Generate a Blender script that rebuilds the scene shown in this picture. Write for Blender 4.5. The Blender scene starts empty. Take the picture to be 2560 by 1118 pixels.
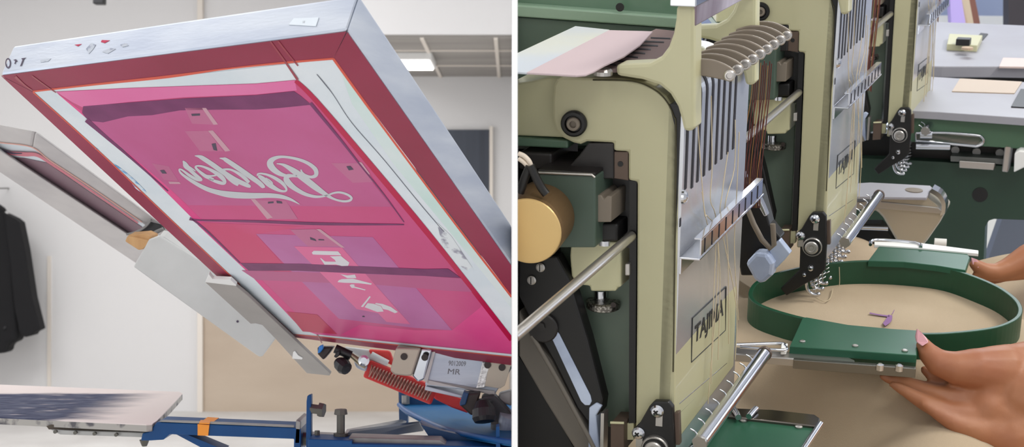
import bpy, bmesh, math, random
from mathutils import Vector, Matrix
random.seed(7)
SC = bpy.context.scene
COL = SC.collection
FPX, CX, CY, H = 3400.0, 1280.0, 559.0, 1.45
V = Vector

# ------------------------------------------------------------------ camera
cam_d = bpy.data.cameras.new('camera'); cam = bpy.data.objects.new('camera', cam_d); COL.objects.link(cam)
cam.location = (0, 0, H); cam.rotation_euler = (math.pi / 2, 0, 0)
cam_d.sensor_width = 36; cam_d.sensor_fit = 'HORIZONTAL'; cam_d.lens = 36 * FPX / 2560
cam_d.clip_start = .05; cam_d.clip_end = 60
cam_d.dof.use_dof = True; cam_d.dof.focus_distance = 1.32; cam_d.dof.aperture_fstop = 18
SC.camera = cam
CAM = V((0, 0, H))

def ray(p): return V(((p[0] - CX) / FPX, 1.0, -(p[1] - CY) / FPX))
def at(px, py, y): return CAM + ray((px, py)) * y           # the point seen at a pixel, y metres ahead

class Plane:
    def __init__(s, o, n): s.o = V(o); s.n = V(n).normalized()
    def hit(s, p, off=0.0):
        d = ray(p); o = s.o + s.n * off
        return CAM + d * ((o - CAM).dot(s.n) / d.dot(s.n))
def facing(px, py, y, tilt=(0, 0)):
    return Plane(at(px, py, y), (tilt[0], 1, tilt[1]))

# ------------------------------------------------------------------ materials
def lin(c):
    return tuple((x / 12.92 if x <= .04045 else ((x + .055) / 1.055) ** 2.4) for x in (v / 255 for v in c)) + (1,)
MATS = {}
def mat(name, c, rough=.5, metal=0., c2=None, scale=20, stretch=(1, 1, 1), bump=0., bscale=200, spec=.5, emit=0, contrast=(.35, .65), trans=0, coat=0, c3=None, s3=8, detail=4):
    if name in MATS: return MATS[name]
    m = bpy.data.materials.new(name); m.use_nodes = True
    nt = m.node_tree; b = nt.nodes['Principled BSDF']
    b.inputs['Base Color'].default_value = lin(c); b.inputs['Roughness'].default_value = rough
    b.inputs['Metallic'].default_value = metal; b.inputs['Specular IOR Level'].default_value = spec
    b.inputs['Coat Weight'].default_value = coat
    if trans: b.inputs['Transmission Weight'].default_value = trans
    if emit:
        b.inputs['Emission Color'].default_value = lin(c); b.inputs['Emission Strength'].default_value = emit
    tc = nt.nodes.new('ShaderNodeTexCoord'); mp = nt.nodes.new('ShaderNodeMapping')
    mp.inputs['Scale'].default_value = stretch
    nt.links.new(tc.outputs['Object'], mp.inputs['Vector'])
    def layer(base, col, sc, lo, hi):
        n = nt.nodes.new('ShaderNodeTexNoise'); n.inputs['Scale'].default_value = sc; n.inputs['Detail'].default_value = detail
        nt.links.new(mp.outputs['Vector'], n.inputs['Vector'])
        r = nt.nodes.new('ShaderNodeMapRange'); r.inputs['From Min'].default_value = lo; r.inputs['From Max'].default_value = hi
        nt.links.new(n.outputs['Fac'], r.inputs['Value'])
        x = nt.nodes.new('ShaderNodeMix'); x.data_type = 'RGBA'
        nt.links.new(r.outputs['Result'], x.inputs[0])
        if isinstance(base, tuple): x.inputs[6].default_value = base
        else: nt.links.new(base, x.inputs[6])
        x.inputs[7].default_value = col
        return x.outputs[2]
    out = lin(c)
    if c2: out = layer(out, lin(c2), scale, *contrast)
    if c3: out = layer(out, lin(c3), s3, .55, .7)
    if not isinstance(out, tuple): nt.links.new(out, b.inputs['Base Color'])
    if bump:
        n = nt.nodes.new('ShaderNodeTexNoise'); n.inputs['Scale'].default_value = bscale; n.inputs['Detail'].default_value = 3
        nt.links.new(mp.outputs['Vector'], n.inputs['Vector'])
        bp = nt.nodes.new('ShaderNodeBump'); bp.inputs['Strength'].default_value = bump; bp.inputs['Distance'].default_value = .002
        nt.links.new(n.outputs['Fac'], bp.inputs['Height']); nt.links.new(bp.outputs['Normal'], b.inputs['Normal'])
    MATS[name] = m
    return m

M_wall = mat('white painted plaster', (226, 225, 225), .9, bump=.05, bscale=60)
M_tan = mat('kraft panel', (200, 184, 166), .85, c2=(188, 171, 153), scale=1.5, stretch=(.5, 1, 2))
M_floor = mat('pale concrete', (222, 220, 217), .7, c2=(206, 203, 200), scale=2)
M_ceil = mat('ceiling tiles', (168, 163, 158), .9, c2=(150, 146, 141), scale=2, stretch=(.3, 2, 1))
M_dark = mat('dark door', (70, 76, 88), .6, c2=(58, 63, 74), scale=14, stretch=(1, 1, .05))
M_trim = mat('pale trim', (232, 224, 214), .7)
M_gutter = mat('white melamine', (253, 253, 253), .7)
M_alu = mat('brushed aluminium', (196, 202, 212), .4, .4, c2=(174, 182, 198), scale=8, stretch=(1, 1, 6), bump=.06, bscale=90)
M_alu2 = mat('scuffed aluminium', (204, 200, 198), .5, .2, c2=(186, 182, 182), scale=12, bump=.06, bscale=120)
M_film = mat('red masking film', (152, 50, 78), .35, c2=(140, 44, 68), scale=6, bump=.05, bscale=50, spec=.14)
M_filmedge = mat('orange ink seam', (214, 84, 60), .5)
M_mesh = mat('white mesh', (226, 232, 236), .6, c2=(214, 224, 230), scale=12, bump=.08, bscale=900)
M_meshg = mat('mesh with mint haze', (196, 224, 216), .6, c2=(222, 230, 230), scale=7)
M_pink = mat('pink emulsion', (206, 84, 138), .38, c2=(196, 76, 122), scale=4, bump=.03, bscale=60, spec=.14)
M_hot = mat('hot pink emulsion', (220, 66, 136), .38, c2=(230, 96, 150), scale=6, spec=.14)
M_pinklight = mat('pale pink emulsion', (222, 110, 164), .38, c2=(226, 124, 172), scale=6, spec=.14)
M_crimson = mat('crimson ink line', (186, 14, 70), .3, spec=.14)
M_purple = mat('purple ink', (124, 58, 104), .4, c2=(112, 48, 94), scale=30, spec=.14)
M_mauve = mat('mauve film', (196, 98, 150), .38, c2=(188, 88, 136), scale=7, spec=.14)
M_mauve2 = mat('lilac film', (190, 112, 166), .38, c2=(180, 98, 150), scale=7, spec=.14)
M_mauve3 = mat('dusky film', (186, 94, 138), .38, spec=.14)
M_tape = mat('clear tape', (190, 106, 144), .3, spec=.14)
M_tape2 = mat('pale tape edge', (198, 148, 164), .4)
M_mark = mat('register mark', (74, 62, 84), .6)
M_icon = mat('pink icon film', (224, 112, 158), .35, c2=(216, 98, 146), scale=6, spec=.14)
M_red = mat('dark red tape', (194, 42, 84), .35, spec=.14)
M_letter = mat('open stencil', (196, 198, 202), .6)
M_iconw = mat('open stencil bright', (218, 216, 220), .6)
M_smudge = mat('grey ink smear', (150, 150, 164), .6, c2=(222, 228, 230), scale=60, contrast=(.42, .5), stretch=(1, .5, 1))
M_inkline = mat('thin ink line', (100, 104, 116), .6)
M_greybar = mat('grey painted steel', (160, 155, 150), .5, c2=(150, 145, 140), scale=12, bump=.05)
M_lightbar = mat('pale cast metal', (212, 212, 210), .5, .1, c2=(200, 200, 198), scale=10, bump=.08, bscale=150)
M_bluep = mat('blue enamel', (4, 74, 130), .45, spec=.3, c2=(3, 64, 118), scale=10)
M_blued = mat('blue enamel worn', (14, 62, 106), .45)
M_steel = mat('worn steel', (150, 148, 146), .4, .6, c2=(120, 118, 116), scale=20)
M_bolt = mat('dark zinc bolt', (96, 94, 88), .45, .6)
M_redrub = mat('red sleeve', (226, 64, 56), .5, c2=(200, 46, 48), scale=18)
M_coil = mat('tarnished coil', (176, 130, 118), .4, .6)
M_blackp = mat('black plastic', (24, 24, 27), .45)
M_brown = mat('brown rubber', (44, 33, 30), .5)
M_wood = mat('raw pine', (206, 162, 112), .7, c2=(190, 144, 96), scale=60, stretch=(1, 1, .2))
M_pallet = mat('pallet laminate', (226, 212, 208), .5)
M_inkp = mat('navy ink patch', (92, 94, 112), .6, c2=(112, 112, 128), scale=24, stretch=(.25, 1, 1))
M_inkfade = mat('faded ink patch', (168, 158, 166), .6, c2=(206, 194, 194), scale=30, stretch=(.3, 1, 1))
M_palledge = mat('pallet edge', (170, 166, 160), .7, c2=(90, 88, 92), scale=40, contrast=(.5, .6))
M_orange = mat('orange tape', (240, 150, 40), .5)
M_jacket = mat('black cloth', (14, 14, 17), .9, bump=.3, bscale=80)
M_lamp = mat('lit diffuser', (255, 252, 246), .5, emit=6)
M_white = mat('white plastic', (236, 236, 234), .5)
M_sticker = mat('pale sticker', (226, 234, 242), .5)
# right hand room
M_cream = mat('cream enamel', (184, 180, 146), .42, c2=(178, 174, 140), scale=5, coat=.15)
M_cream2 = mat('ivory enamel', (200, 197, 160), .38, coat=.2)
M_chrome = mat('chrome plate', (214, 216, 222), .14, 1., bump=.02, bscale=30)
M_sheet = mat('polished faceplate', (212, 214, 220), .26, .75, c2=(200, 202, 206), scale=4)
M_steelr = mat('satin steel', (190, 186, 182), .32, .9)
M_lever = mat('grey lever', (128, 117, 104), .5, .25)
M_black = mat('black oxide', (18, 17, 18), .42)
M_soot = mat('oily black', (26, 24, 25), .35, c2=(40, 36, 35), scale=14)
M_gdark = mat('dark green casting', (78, 96, 84), .42, c2=(70, 86, 76), scale=9, bump=.06, bscale=220)
M_gbeam = mat('green enamel', (88, 118, 96), .32, coat=.3)
M_ghoop = mat('hoop green', (26, 76, 52), .4, c2=(22, 68, 46), scale=10)
M_gplate = mat('plate green', (44, 92, 70), .36, c2=(38, 84, 64), scale=6, spec=.3)
M_gold = mat('gold anodised', (214, 182, 124), .42, .35, c2=(204, 170, 112), scale=6)
M_goldb = mat('tarnished brass', (120, 94, 64), .5, .5)
M_brownp = mat('brown plate', (96, 80, 70), .45, .3)
M_grey = mat('grey cast block', (128, 118, 106), .5, .2)
M_wire = mat('white wire', (236, 222, 206), .5)
M_paper = mat('pink card', (188, 171, 175), .9, spec=.05)
M_film2 = mat('frosted sheet', (196, 196, 182), .8, c2=(180, 188, 202), scale=5, spec=.1)
M_slot = mat('black slot', (22, 18, 30), .6)
M_print = mat('black print', (34, 36, 38), .5)
M_thread = mat('pale thread', (206, 190, 160), .7)
M_threadr = mat('rust thread', (84, 30, 22), .7)
M_threado = mat('ochre thread', (150, 100, 50), .7)
M_cloth = mat('beige cotton', (184, 166, 142), .95, c2=(174, 155, 131), scale=6, bump=.25, bscale=900)
M_ink = mat('violet chalk', (140, 104, 150), .9)
M_skin = mat('skin', (166, 110, 76), .5, c2=(156, 96, 66), scale=14, bump=.1, bscale=160)
M_nail = mat('nail', (204, 150, 158), .3)
M_tablem = mat('table laminate', (160, 160, 168), .45, c2=(150, 148, 156), scale=5)
M_tan2 = mat('tan card', (190, 166, 142), .8)
M_lav = mat('lavender board', (176, 158, 214), .7)
M_bluewall = mat('pale blue wall', (172, 184, 214), .9)
M_navy = mat('slate board', (92, 98, 112), .7)
M_trimcap = mat('chrome with painted reflections', (196, 186, 194), .35, .5, c2=(128, 112, 120), scale=26, stretch=(1, 1, .3))  # purple-grey reflections painted into the silver colour
M_shirt = mat('grey shirt', (96, 100, 108), .9, bump=.2, bscale=300)
M_pants = mat('dark trousers', (46, 48, 56), .9)
M_hair = mat('black hair', (22, 18, 17), .6, bump=.4, bscale=120)
M_blueglow = mat('bluish enamel', (196, 208, 232), .25, .3, c2=(160, 172, 200), scale=18)

# ------------------------------------------------------------------ mesh building
WL = {}
SIDE = None                      # which room is being built: nothing reaches through the partition
def thing(name, loc, label, cat, group=None):
    o = bpy.data.objects.new(name, None); COL.objects.link(o); o.location = loc; o.empty_display_size = .05
    o['label'] = label; o['category'] = cat
    if group: o['group'] = group
    WL[o] = V(loc)
    return o
def tag(o, label, cat, group=None):
    o['label'] = label; o['category'] = cat
    if group: o['group'] = group
    return o
def struct(o): o['kind'] = 'structure'; return o

def cr(pts, n=6, closed=False):
    """Catmull-Rom through tuples of any length"""
    out = []; N = len(pts)
    segs = N if closed else N - 1
    for i in range(segs):
        g = lambda k: pts[k % N] if closed else pts[max(0, min(N - 1, k))]
        a, b, c, d = g(i - 1), g(i), g(i + 1), g(i + 2)
        for j in range(n):
            t = j / n
            out.append(tuple(.5 * (2 * q + (r - p) * t + (2 * p - 5 * q + 4 * r - s) * t * t + (3 * q - p - 3 * r + s) * t ** 3) for p, q, r, s in zip(a, b, c, d)))
    if not closed: out.append(tuple(pts[-1]))
    return out

class MB:
    def __init__(s): s.v = []; s.f = []; s.sm = []
    def add(s, vs, fs, smooth=False):
        b = len(s.v); s.v += [V(x) for x in vs]
        for f in fs: s.f.append([b + i for i in f]); s.sm.append(smooth)
    def prism(s, pts, vec):
        n = len(pts); vec = V(vec)
        s.add([V(p) for p in pts] + [V(p) + vec for p in pts],
              [list(range(n))[::-1], list(range(n, 2 * n))] + [[i, (i + 1) % n, n + (i + 1) % n, n + i] for i in range(n)])
        return s
    def box(s, c, x, y, z):
        c, x, y, z = V(c), V(x), V(y), V(z)
        return s.prism([c - x - y - z, c + x - y - z, c + x + y - z, c - x + y - z], 2 * z)
    def abox(s, lo, hi):
        return s.prism([(lo[0], lo[1], lo[2]), (hi[0], lo[1], lo[2]), (hi[0], hi[1], lo[2]), (lo[0], hi[1], lo[2])], (0, 0, hi[2] - lo[2]))
    def tube(s, pts, r, n=10, caps=True):
        pts = [V(p) for p in pts]; R = r if isinstance(r, (list, tuple)) else [r] * len(pts)
        t0 = (pts[1] - pts[0]).normalized(); u = t0.orthogonal().normalized()
        vs = []; fs = []
        for i, p in enumerate(pts):
            t = (pts[min(i + 1, len(pts) - 1)] - pts[max(i - 1, 0)]).normalized()
            u = (u - t * u.dot(t)).normalized(); w = t.cross(u)
            for k in range(n):
                a = 2 * math.pi * k / n
                vs.append(p + (u * math.cos(a) + w * math.sin(a)) * R[i])
        for i in range(len(pts) - 1):
            for k in range(n):
                a = i * n + k; b = i * n + (k + 1) % n
                fs.append([a, b, b + n, a + n])
        s.add(vs, fs, True)
        if caps:
            e = (len(pts) - 1) * n
            s.add([vs[k] for k in range(n)], [list(range(n))[::-1]]); s.add([vs[e + k] for k in range(n)], [list(range(n))])
        return s
    def lathe(s, o, ax, prof, n=32):
        o = V(o); ax = V(ax).normalized(); u = ax.orthogonal().normalized(); w = ax.cross(u)
        rings = [[o + ax * h + (u * math.cos(2 * math.pi * k / n) + w * math.sin(2 * math.pi * k / n)) * r for k in range(n)] for h, r in prof]
        for a, b in zip(rings[:-1], rings[1:]):
            s.add(a + b, [[k, (k + 1) % n, n + (k + 1) % n, n + k] for k in range(n)])
        s.add(rings[0], [list(range(n))[::-1]]); s.add(rings[-1], [list(range(n))])
        return s
    def ball(s, c, r, n=12, sq=(1, 1, 1)):
        c = V(c); vs = []; fs = []
        for i in range(1, n):
            for k in range(n):
                a = math.pi * i / n; b = 2 * math.pi * k / n
                vs.append(c + V((math.sin(a) * math.cos(b) * sq[0], math.sin(a) * math.sin(b) * sq[1], math.cos(a) * sq[2])) * r)
        vs += [c + V((0, 0, r * sq[2])), c - V((0, 0, r * sq[2]))]; t = len(vs) - 2
        for i in range(n - 2):
            for k in range(n): fs.append([i * n + k, i * n + (k + 1) % n, (i + 1) * n + (k + 1) % n, (i + 1) * n + k][::-1])
        for k in range(n):
            fs.append([t, k, (k + 1) % n]); fs.append([t + 1, (n - 2) * n + (k + 1) % n, (n - 2) * n + k])
        s.add(vs, fs, True); return s
    def capsule(s, a, b, ra, rb, n=14):
        a, b = V(a), V(b); d = b - a; L = d.length
        if L < 1e-6: return s.ball(a, max(ra, rb), n)
        d.normalize(); prof = []
        for i in range(7): t = math.pi / 2 * (1 - i / 6); prof.append((-ra * math.sin(t), max(1e-5, ra * math.cos(t))))
        for i in range(7): t = math.pi / 2 * i / 6; prof.append((L + rb * math.sin(t), max(1e-5, rb * math.cos(t))))
        return s.lathe(a, d, prof, n)
    def obj(s, name, material, parent=None, bevel=0., clip=None, seg=2, solid=0., weld=False):
        me = bpy.data.meshes.new(name); wl = WL.get(parent, V((0, 0, 0))) if parent else V((0, 0, 0))
        if parent is None and s.v:
            lo = V([min(v[i] for v in s.v) for i in range(3)]); hi = V([max(v[i] for v in s.v) for i in range(3)])
            wl = V(((lo.x + hi.x) / 2, (lo.y + hi.y) / 2, lo.z))
        me.from_pydata([v - wl for v in s.v], [], s.f)
        me.polygons.foreach_set('use_smooth', s.sm)
        bm = bmesh.new(); bm.from_mesh(me)
        if weld: bmesh.ops.remove_doubles(bm, verts=bm.verts, dist=1e-6)
        bmesh.ops.recalc_face_normals(bm, faces=bm.faces)
        xs = [v.x for v in s.v]
        if SIDE == 'left': clip, sg = -.0006, 1
        elif SIDE == 'right': clip, sg = .0038, -1
        if SIDE and ((max(xs) - clip) if sg > 0 else (clip - min(xs))) > 0:
            g = bm.verts[:] + bm.edges[:] + bm.faces[:]
            r = bmesh.ops.bisect_plane(bm, geom=g, plane_co=V((clip, 0, 0)) - wl, plane_no=(sg, 0, 0), clear_outer=True)
            bmesh.ops.holes_fill(bm, edges=[e for e in r['geom_cut'] if isinstance(e, bmesh.types.BMEdge)])
        bm.to_mesh(me); bm.free()
        o = bpy.data.objects.new(name, me); COL.objects.link(o); me.materials.append(material)
        if parent: o.parent = parent; WL[o] = wl
        else: o.location = wl; WL[o] = wl
        if bevel:
            b = o.modifiers.new('bevel', 'BEVEL'); b.width = bevel; b.segments = seg; b.limit_method = 'ANGLE'; b.angle_limit = math.radians(40)
        if solid:
            b = o.modifiers.new('thick', 'SOLIDIFY'); b.thickness = solid; b.offset = 0
        return o

def P(pl, pts, t, off=0.):            # a traced outline standing on a plane, t metres thick
    return MB().prism([pl.hit(p, off) for p in pts], pl.n * t)

# ================================================================== ROOM
D = 10.5
def S(lo, hi, name, m):
    return struct(MB().abox(lo, hi).obj(name, m))
S((-4.7, -1.5, -.1), (5.2, D + .1, 0), 'floor', M_floor)
S((-4.7, D, 0), (0, D + .12, 3.7), 'wall_back', M_wall)
S((-4.7, -1.5, 0), (-4.6, D, 3.7), 'wall_left', M_wall)
S((-4.7, -1.5, 3.7), (0, D, 3.8), 'ceiling', M_wall)
S((0.0002, .85, 0), (14 / FPX * .85, D, 3.7), 'wall_partition', M_gutter)
S((-.94, 8.26, 2.6), (-.001, D, 3.7), 'ceiling_bulkhead', M_wall)
S((-.94, 8.3, 2.585), (-.001, D, 2.6), 'ceiling_soffit', M_ceil)
for i, x in enumerate((-.55, -.1)):
    S((x - .012, 8.3, 2.575), (x + .012, D, 2.585), 'trim_%d' % (i + 1), M_trim)
for i, y in enumerate((8.9, 9.75)):
    S((-.94, y - .012, 2.577), (-.001, y + .012, 2.585), 'trim_%d' % (i + 3), M_trim)
a, b = at(509, 780, D), at(1120, 1035, D)
S((a.x, D - .02, 0.0), (-.02, D, a.z), 'wall_tan_panel', M_tan)
a = at(500, 700, D)
S((a.x - .01, D - .05, 0), (a.x + .03, D, 3.7), 'trim_5', M_trim)
a = at(124, 700, D)
S((a.x - .015, D - .012, 0), (a.x + .012, D, at(0, 640, D).z), 'trim_6', M_trim)
a, b = at(1040, 325, D), at(1224, 640, D)
S((a.x, D - .03, b.z), (b.x, D, a.z), 'window_1', M_dark)
S((b.x, D - .05, b.z), (b.x + .025, D, a.z + .025), 'window_frame', M_trim)
S((0.0035, 6.2, 0), (5.2, 6.3, 3.7), 'wall_blue', M_bluewall)
S((5.1, -1.5, 0), (5.2, 6.3, 3.7), 'wall_right', M_wall)
S((0.0035, .85, 3.7), (5.2, 6.3, 3.8), 'ceiling_right', M_wall)

SIDE = 'left'
# ceiling lamp under the soffit
a, b = at(968, 133, 9.15), at(1076, 155, 9.15)
t = thing('ceiling_lamp', ((a.x + b.x) / 2, 9.2, 2.55), 'lit white ceiling lamp under the lowered grey ceiling', 'ceiling lamp')
MB().abox((a.x, 8.98, 2.53), (b.x + .02, 9.5, 2.585)).obj('housing', M_white, t, bevel=.01)
MB().abox((a.x + .01, 8.99, 2.52), (b.x, 9.49, 2.531)).obj('diffuser', M_lamp, t, bevel=.004)
# dark fitting hanging at the top of the picture
a = at(249, 10, 7.5)
t = thing('hanging_bracket', (a.x, 7.5, a.z), 'small dark fitting hanging high on the pale wall', 'bracket')
MB().abox((a.x - .03, 7.47, a.z - .003), (a.x + .03, 7.53, a.z + .08)).obj('clamp', M_blackp, t, bevel=.006)
MB().tube([(a.x, 7.5, a.z + .07), (a.x, 7.5, 3.7)], .008).obj('rod', M_bolt, t)

# jacket on the wall
t = thing('jacket', at(-20, 880, 10.2), 'black jacket hanging on the pale wall at the edge of the picture', 'jacket')
pl = facing(30, 600, 10.1)
jb = [(-150, 560), (-90, 525), (-40, 515), (0, 528), (18, 540), (30, 600), (36, 740), (45, 852), (20, 862), (18, 882), (-60, 892), (-150, 880)]
P(pl, jb, .16).obj('body', M_jacket, t, bevel=.05, seg=4)
P(pl, [(10, 533), (36, 546), (48, 556), (62, 625), (80, 745), (100, 824), (84, 832), (82, 838), (62, 844), (48, 830), (36, 770), (24, 650)], .13, -.04).obj('sleeve', M_jacket, t, bevel=.045, seg=4)
P(pl, [(-60, 500), (-20, 505), (8, 524), (0, 540), (-60, 545)], .12, .0).obj('collar', M_jacket, t, bevel=.03)
MB().lathe(pl.hit((12, 820), -.002), (0, -1, 0), [(0, .012), (.008, .012), (.01, .008)], 14).obj('button', M_blackp, t)
MB().tube([pl.hit(p, .08) for p in [(-110, 545), (-60, 520), (-18, 508), (0, 522), (30, 545)]], .012).obj('hanger', M_white, t)
hk = pl.hit((-18, 508), .08)
MB().tube([hk, hk + V((0, 0, .08)), hk + V((.02, .03, .11)), hk + V((0, D - hk.y, .12))], .006).obj('hanger_hook', M_steel, t)

# ================================================================== THE PINK SCREEN
SP = Plane(at(0, 188, 1.2), (.64, 1, 2.38))
def s3(pts): return pts
t = thing('printing_screen', SP.hit((500, 420), .015), 'big tilted screen with pink stencil of mirrored script lettering and red-taped aluminium frame', 'printing screen')
oL = [(0, 188), (380, 540), (527, 680), (703, 841)]
oB = [(1330, 908 + 13)]
inner = [(82, 229), (238, 370), (436, 556), (518, 632), (593, 705), (733, 834), (795, 841), (1320, 897), (1320, 797), (1279, 742), (1139, 560), (990, 360), (833, 146)]
outerR = [(868, 77), (1330, 735)]
F = MB()
F.prism([SP.hit(p) for p in [(0, 188), (868, 77), (833, 146), (82, 229)]], SP.n * .031)
F.prism([SP.hit(p) for p in [(868, 77), (1330, 735), (1330, 810), (833, 146)]], SP.n * .031)
F.prism([SP.hit(p) for p in [(1330, 921), (703, 841), (733, 834), (1330, 898)]], SP.n * .031)
F.prism([SP.hit(p) for p in [(703, 841), (0, 188), (82, 229), (436, 556), (593, 705), (733, 834)]], SP.n * .031)
fr = F.obj('frame', M_alu, t, bevel=.0025, clip=-.0005)
# film on the underside of each bar
K = .18                          # ink and film layers are tenths of a millimetre
def film(pts, name, m, off, th=.0004, clip=True, parent=t):
    return P(SP, pts, -th * K, -off * K).obj(name, m, parent, clip=-.0005 if clip else None)
film([(3, 189), (866, 79), (833, 147), (700, 157), (520, 176), (330, 199), (82, 229)], 'tape', M_film, 0)
film([(868, 80), (1330, 738), (1330, 807), (833, 147)], 'tape', M_film, 0)
film([(1330, 920), (706, 840), (733, 835), (795, 842), (1330, 898)], 'tape', M_film, 0)
film([(702, 839), (3, 190), (83, 230), (238, 371), (436, 557), (593, 706), (733, 835)], 'tape', M_film, 0)
# orange seam of the film
sm = MB()
def ribbon(mb, pts, pl, off, n=5, smooth=True):
    """pts (x, y, width in pixels of the trace) drawn on a plane"""
    q = cr(pts, n) if smooth else pts
    L = []; R = []
    for i, (x, y, w) in enumerate(q):
        a = q[max(0, i - 1)]; b = q[min(len(q) - 1, i + 1)]
        dx, dy = b[0] - a[0], b[1] - a[1]; l = math.hypot(dx, dy) or 1
        nx, ny = -dy / l * w / 2, dx / l * w / 2
        L.append(pl.hit((x + nx, y + ny), off)); R.append(pl.hit((x - nx, y - ny), off))
    n_ = len(q)
    mb.add(L + R, [[i, i + 1, n_ + i + 1, n_ + i] for i in range(n_ - 1)])
ribbon(sm, [(82, 229, 4), (240, 211, 5), (420, 192, 7), (560, 173, 4), (700, 158, 5), (833, 147, 5)], SP, -.0012 * K)
ribbon(sm, [(833, 147, 6), (900, 240, 6), (990, 362, 5), (1139, 561, 5), (1279, 743, 5)], SP, -.0012 * K)
ribbon(sm, [(740, 837, 2), (795, 842, 2), (1040, 868, 2), (1279, 893, 2)], SP, -.0012 * K)
ribbon(sm, [(83, 231, 3), (240, 372, 3), (436, 558, 2.5), (600, 712, 2)], SP, -.0012 * K)
sm.obj('tape_seam', M_filmedge, t, solid=.00004, clip=-.0005)
# mesh fabric
ms = film(inner, 'mesh', M_mesh, -.0042, .0036)
film([(846, 162), (990, 364), (1139, 564), (1278, 745), (1278, 770), (1120, 575), (985, 412), (880, 260)], 'mint_haze', M_meshg, .0004, .0002)
film([(1092, 556), (1128, 590), (1180, 668), (1168, 676), (1140, 660), (1105, 610)], 'ink_smear', M_smudge, .0008, .0002)
lm = MB()
ribbon(lm, [(792, 186, 1.5), (812, 210, 2.5), (835, 240, 1.5), (880, 308, 1.5), (960, 400, 1.5), (1050, 510, 1.5), (1110, 580, 1.5)], SP, -.0012 * K)
lm.obj('ink_line', M_inkline, t, solid=.00004)
M_bst = mat('blue stain', (96, 160, 214), .6, c2=(210, 226, 236), scale=160, contrast=(.4, .6))
for q in ([(284, 410, 1), (300, 422, 4), (330, 446, 3), (358, 474, 4), (366, 482, 1)], [(236, 368, 1), (240, 372, 4), (246, 374, 1)], [(330, 458, 1), (340, 470, 3), (352, 480, 1)]):
    lm = MB(); ribbon(lm, q, SP, -.001 * K); lm.obj('blue_stain', M_bst, t, solid=.00004)
# emulsion
film([(140, 229), (320, 220), (640, 209), (738, 200), (790, 250), (920, 402), (1050, 556), (1149, 680), (1300, 872), (1300, 888), (790, 836), (754, 823), (622, 683), (497, 565), (480, 545), (310, 375), (215, 295)], 'emulsion', M_pink, .0004)
film([(142, 230), (320, 221), (640, 210), (737, 201), (742, 226), (640, 236), (460, 243), (320, 255), (205, 268), (180, 255)], 'emulsion_top', M_pinklight, .0008, .0003)
film([(140, 231), (175, 256), (238, 303), (338, 388), (505, 550), (640, 686), (762, 806), (850, 836), (790, 836), (754, 823), (622, 683), (497, 565), (480, 545), (310, 375), (215, 295)], 'emulsion_edge', M_hot, .0008, .0003)
film([(850, 838), (900, 812), (1040, 826), (1130, 826), (1200, 770), (1210, 755), (1279, 840), (1279, 884)], 'emulsion_edge', M_hot, .0008, .0003)
rb = MB(); ribbon(rb, [(739, 202, 10), (790, 252, 12), (920, 405, 14), (1050, 560, 14), (1149, 683, 12), (1279, 850, 12)], SP, -.0016 * K); rb.obj('ink_edge', M_crimson, t, solid=.00004, clip=-.0005)
# positives, bands and tapes
film([(500, 556), (640, 562), (760, 566), (640, 586), (735, 690), (604, 658), (540, 596)], 'emulsion_tint', mat('warm pink emulsion', (204, 74, 116), .4, spec=.14, c2=(206, 84, 132), scale=8), .0012, .0003)
film([(214, 300), (320, 290), (450, 275), (640, 264), (776, 256), (850, 350), (928, 452), (980, 517), (470, 513), (400, 450), (300, 366)], 'film_positive', M_mauve, .0012, .0003)
film([(205, 282), (208, 266), (330, 256), (465, 246), (640, 238), (735, 228), (752, 240), (778, 262), (700, 270), (640, 274), (560, 274), (450, 276), (380, 288), (320, 291), (258, 306), (222, 302), (214, 294)], 'ink_band', M_purple, .0016, .0003)
rb = MB()
ribbon(rb, [(776, 258, 8), (850, 348, 6), (900, 412, 4), (960, 487, 3), (1010, 556, 2)], SP, -.0024 * K)
ribbon(rb, [(216, 300, 12), (262, 340, 8), (330, 398, 5), (420, 478, 3)], SP, -.0024 * K)
ribbon(rb, [(474, 547, 8), (500, 551, 4), (640, 554, 6), (800, 560, 7), (1010, 562, 3)], SP, -.0024 * K)
ribbon(rb, [(480, 548, 4), (520, 580, 5), (600, 658, 3)], SP, -.0024 * K)
rb.obj('ink_streak', M_purple, t, solid=.00004)
film([(640, 585), (932, 593), (1130, 826), (1036, 820), (847, 797), (740, 690)], 'film_positive', M_mauve2, .0012, .0003)
film([(604, 676), (1060, 690), (1152, 696), (1180, 730), (1120, 727), (940, 712), (640, 700)], 'film_positive', M_mauve3, .0016, .0003)
film([(600, 658), (760, 660), (1060, 673), (1120, 672), (1152, 695), (1060, 690), (900, 684), (740, 677), (622, 677)], 'ink_band', M_purple, .0024, .0003)
film([(735, 616), (770, 617), (855, 619), (1026, 811), (966, 805), (945, 783), (892, 773)], 'film_icon', M_icon, .002, .0003)
film([(716, 779), (793, 787), (843, 836), (757, 829)], 'dark_tape', M_red, .0016, .0003)
for q in ([(828, 408), (906, 408), (936, 455), (882, 457)], [(462, 270), (508, 270), (534, 312), (480, 309)], [(462, 328), (520, 327), (558, 378), (500, 378)], [(635, 500), (715, 502), (745, 548), (680, 548)], [(725, 574), (788, 573), (858, 617), (770, 616)], [(380, 408), (422, 416), (446, 452), (410, 450)]):
    film(q, 'clear_tape', M_tape, .0016, .0003)
for q in ([(505, 270), (515, 270), (545, 311), (534, 312)], [(520, 327), (532, 326), (576, 377), (563, 379)], [(627, 498), (638, 498), (682, 544), (668, 548)], [(790, 573), (801, 573), (862, 619), (853, 619)], [(421, 454), (448, 455), (452, 460), (424, 460)], [(896, 405), (904, 406), (926, 436), (918, 434)]):
    film(q, 'tape_edge', M_tape2, .002, .0003)
mk = MB()
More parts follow.
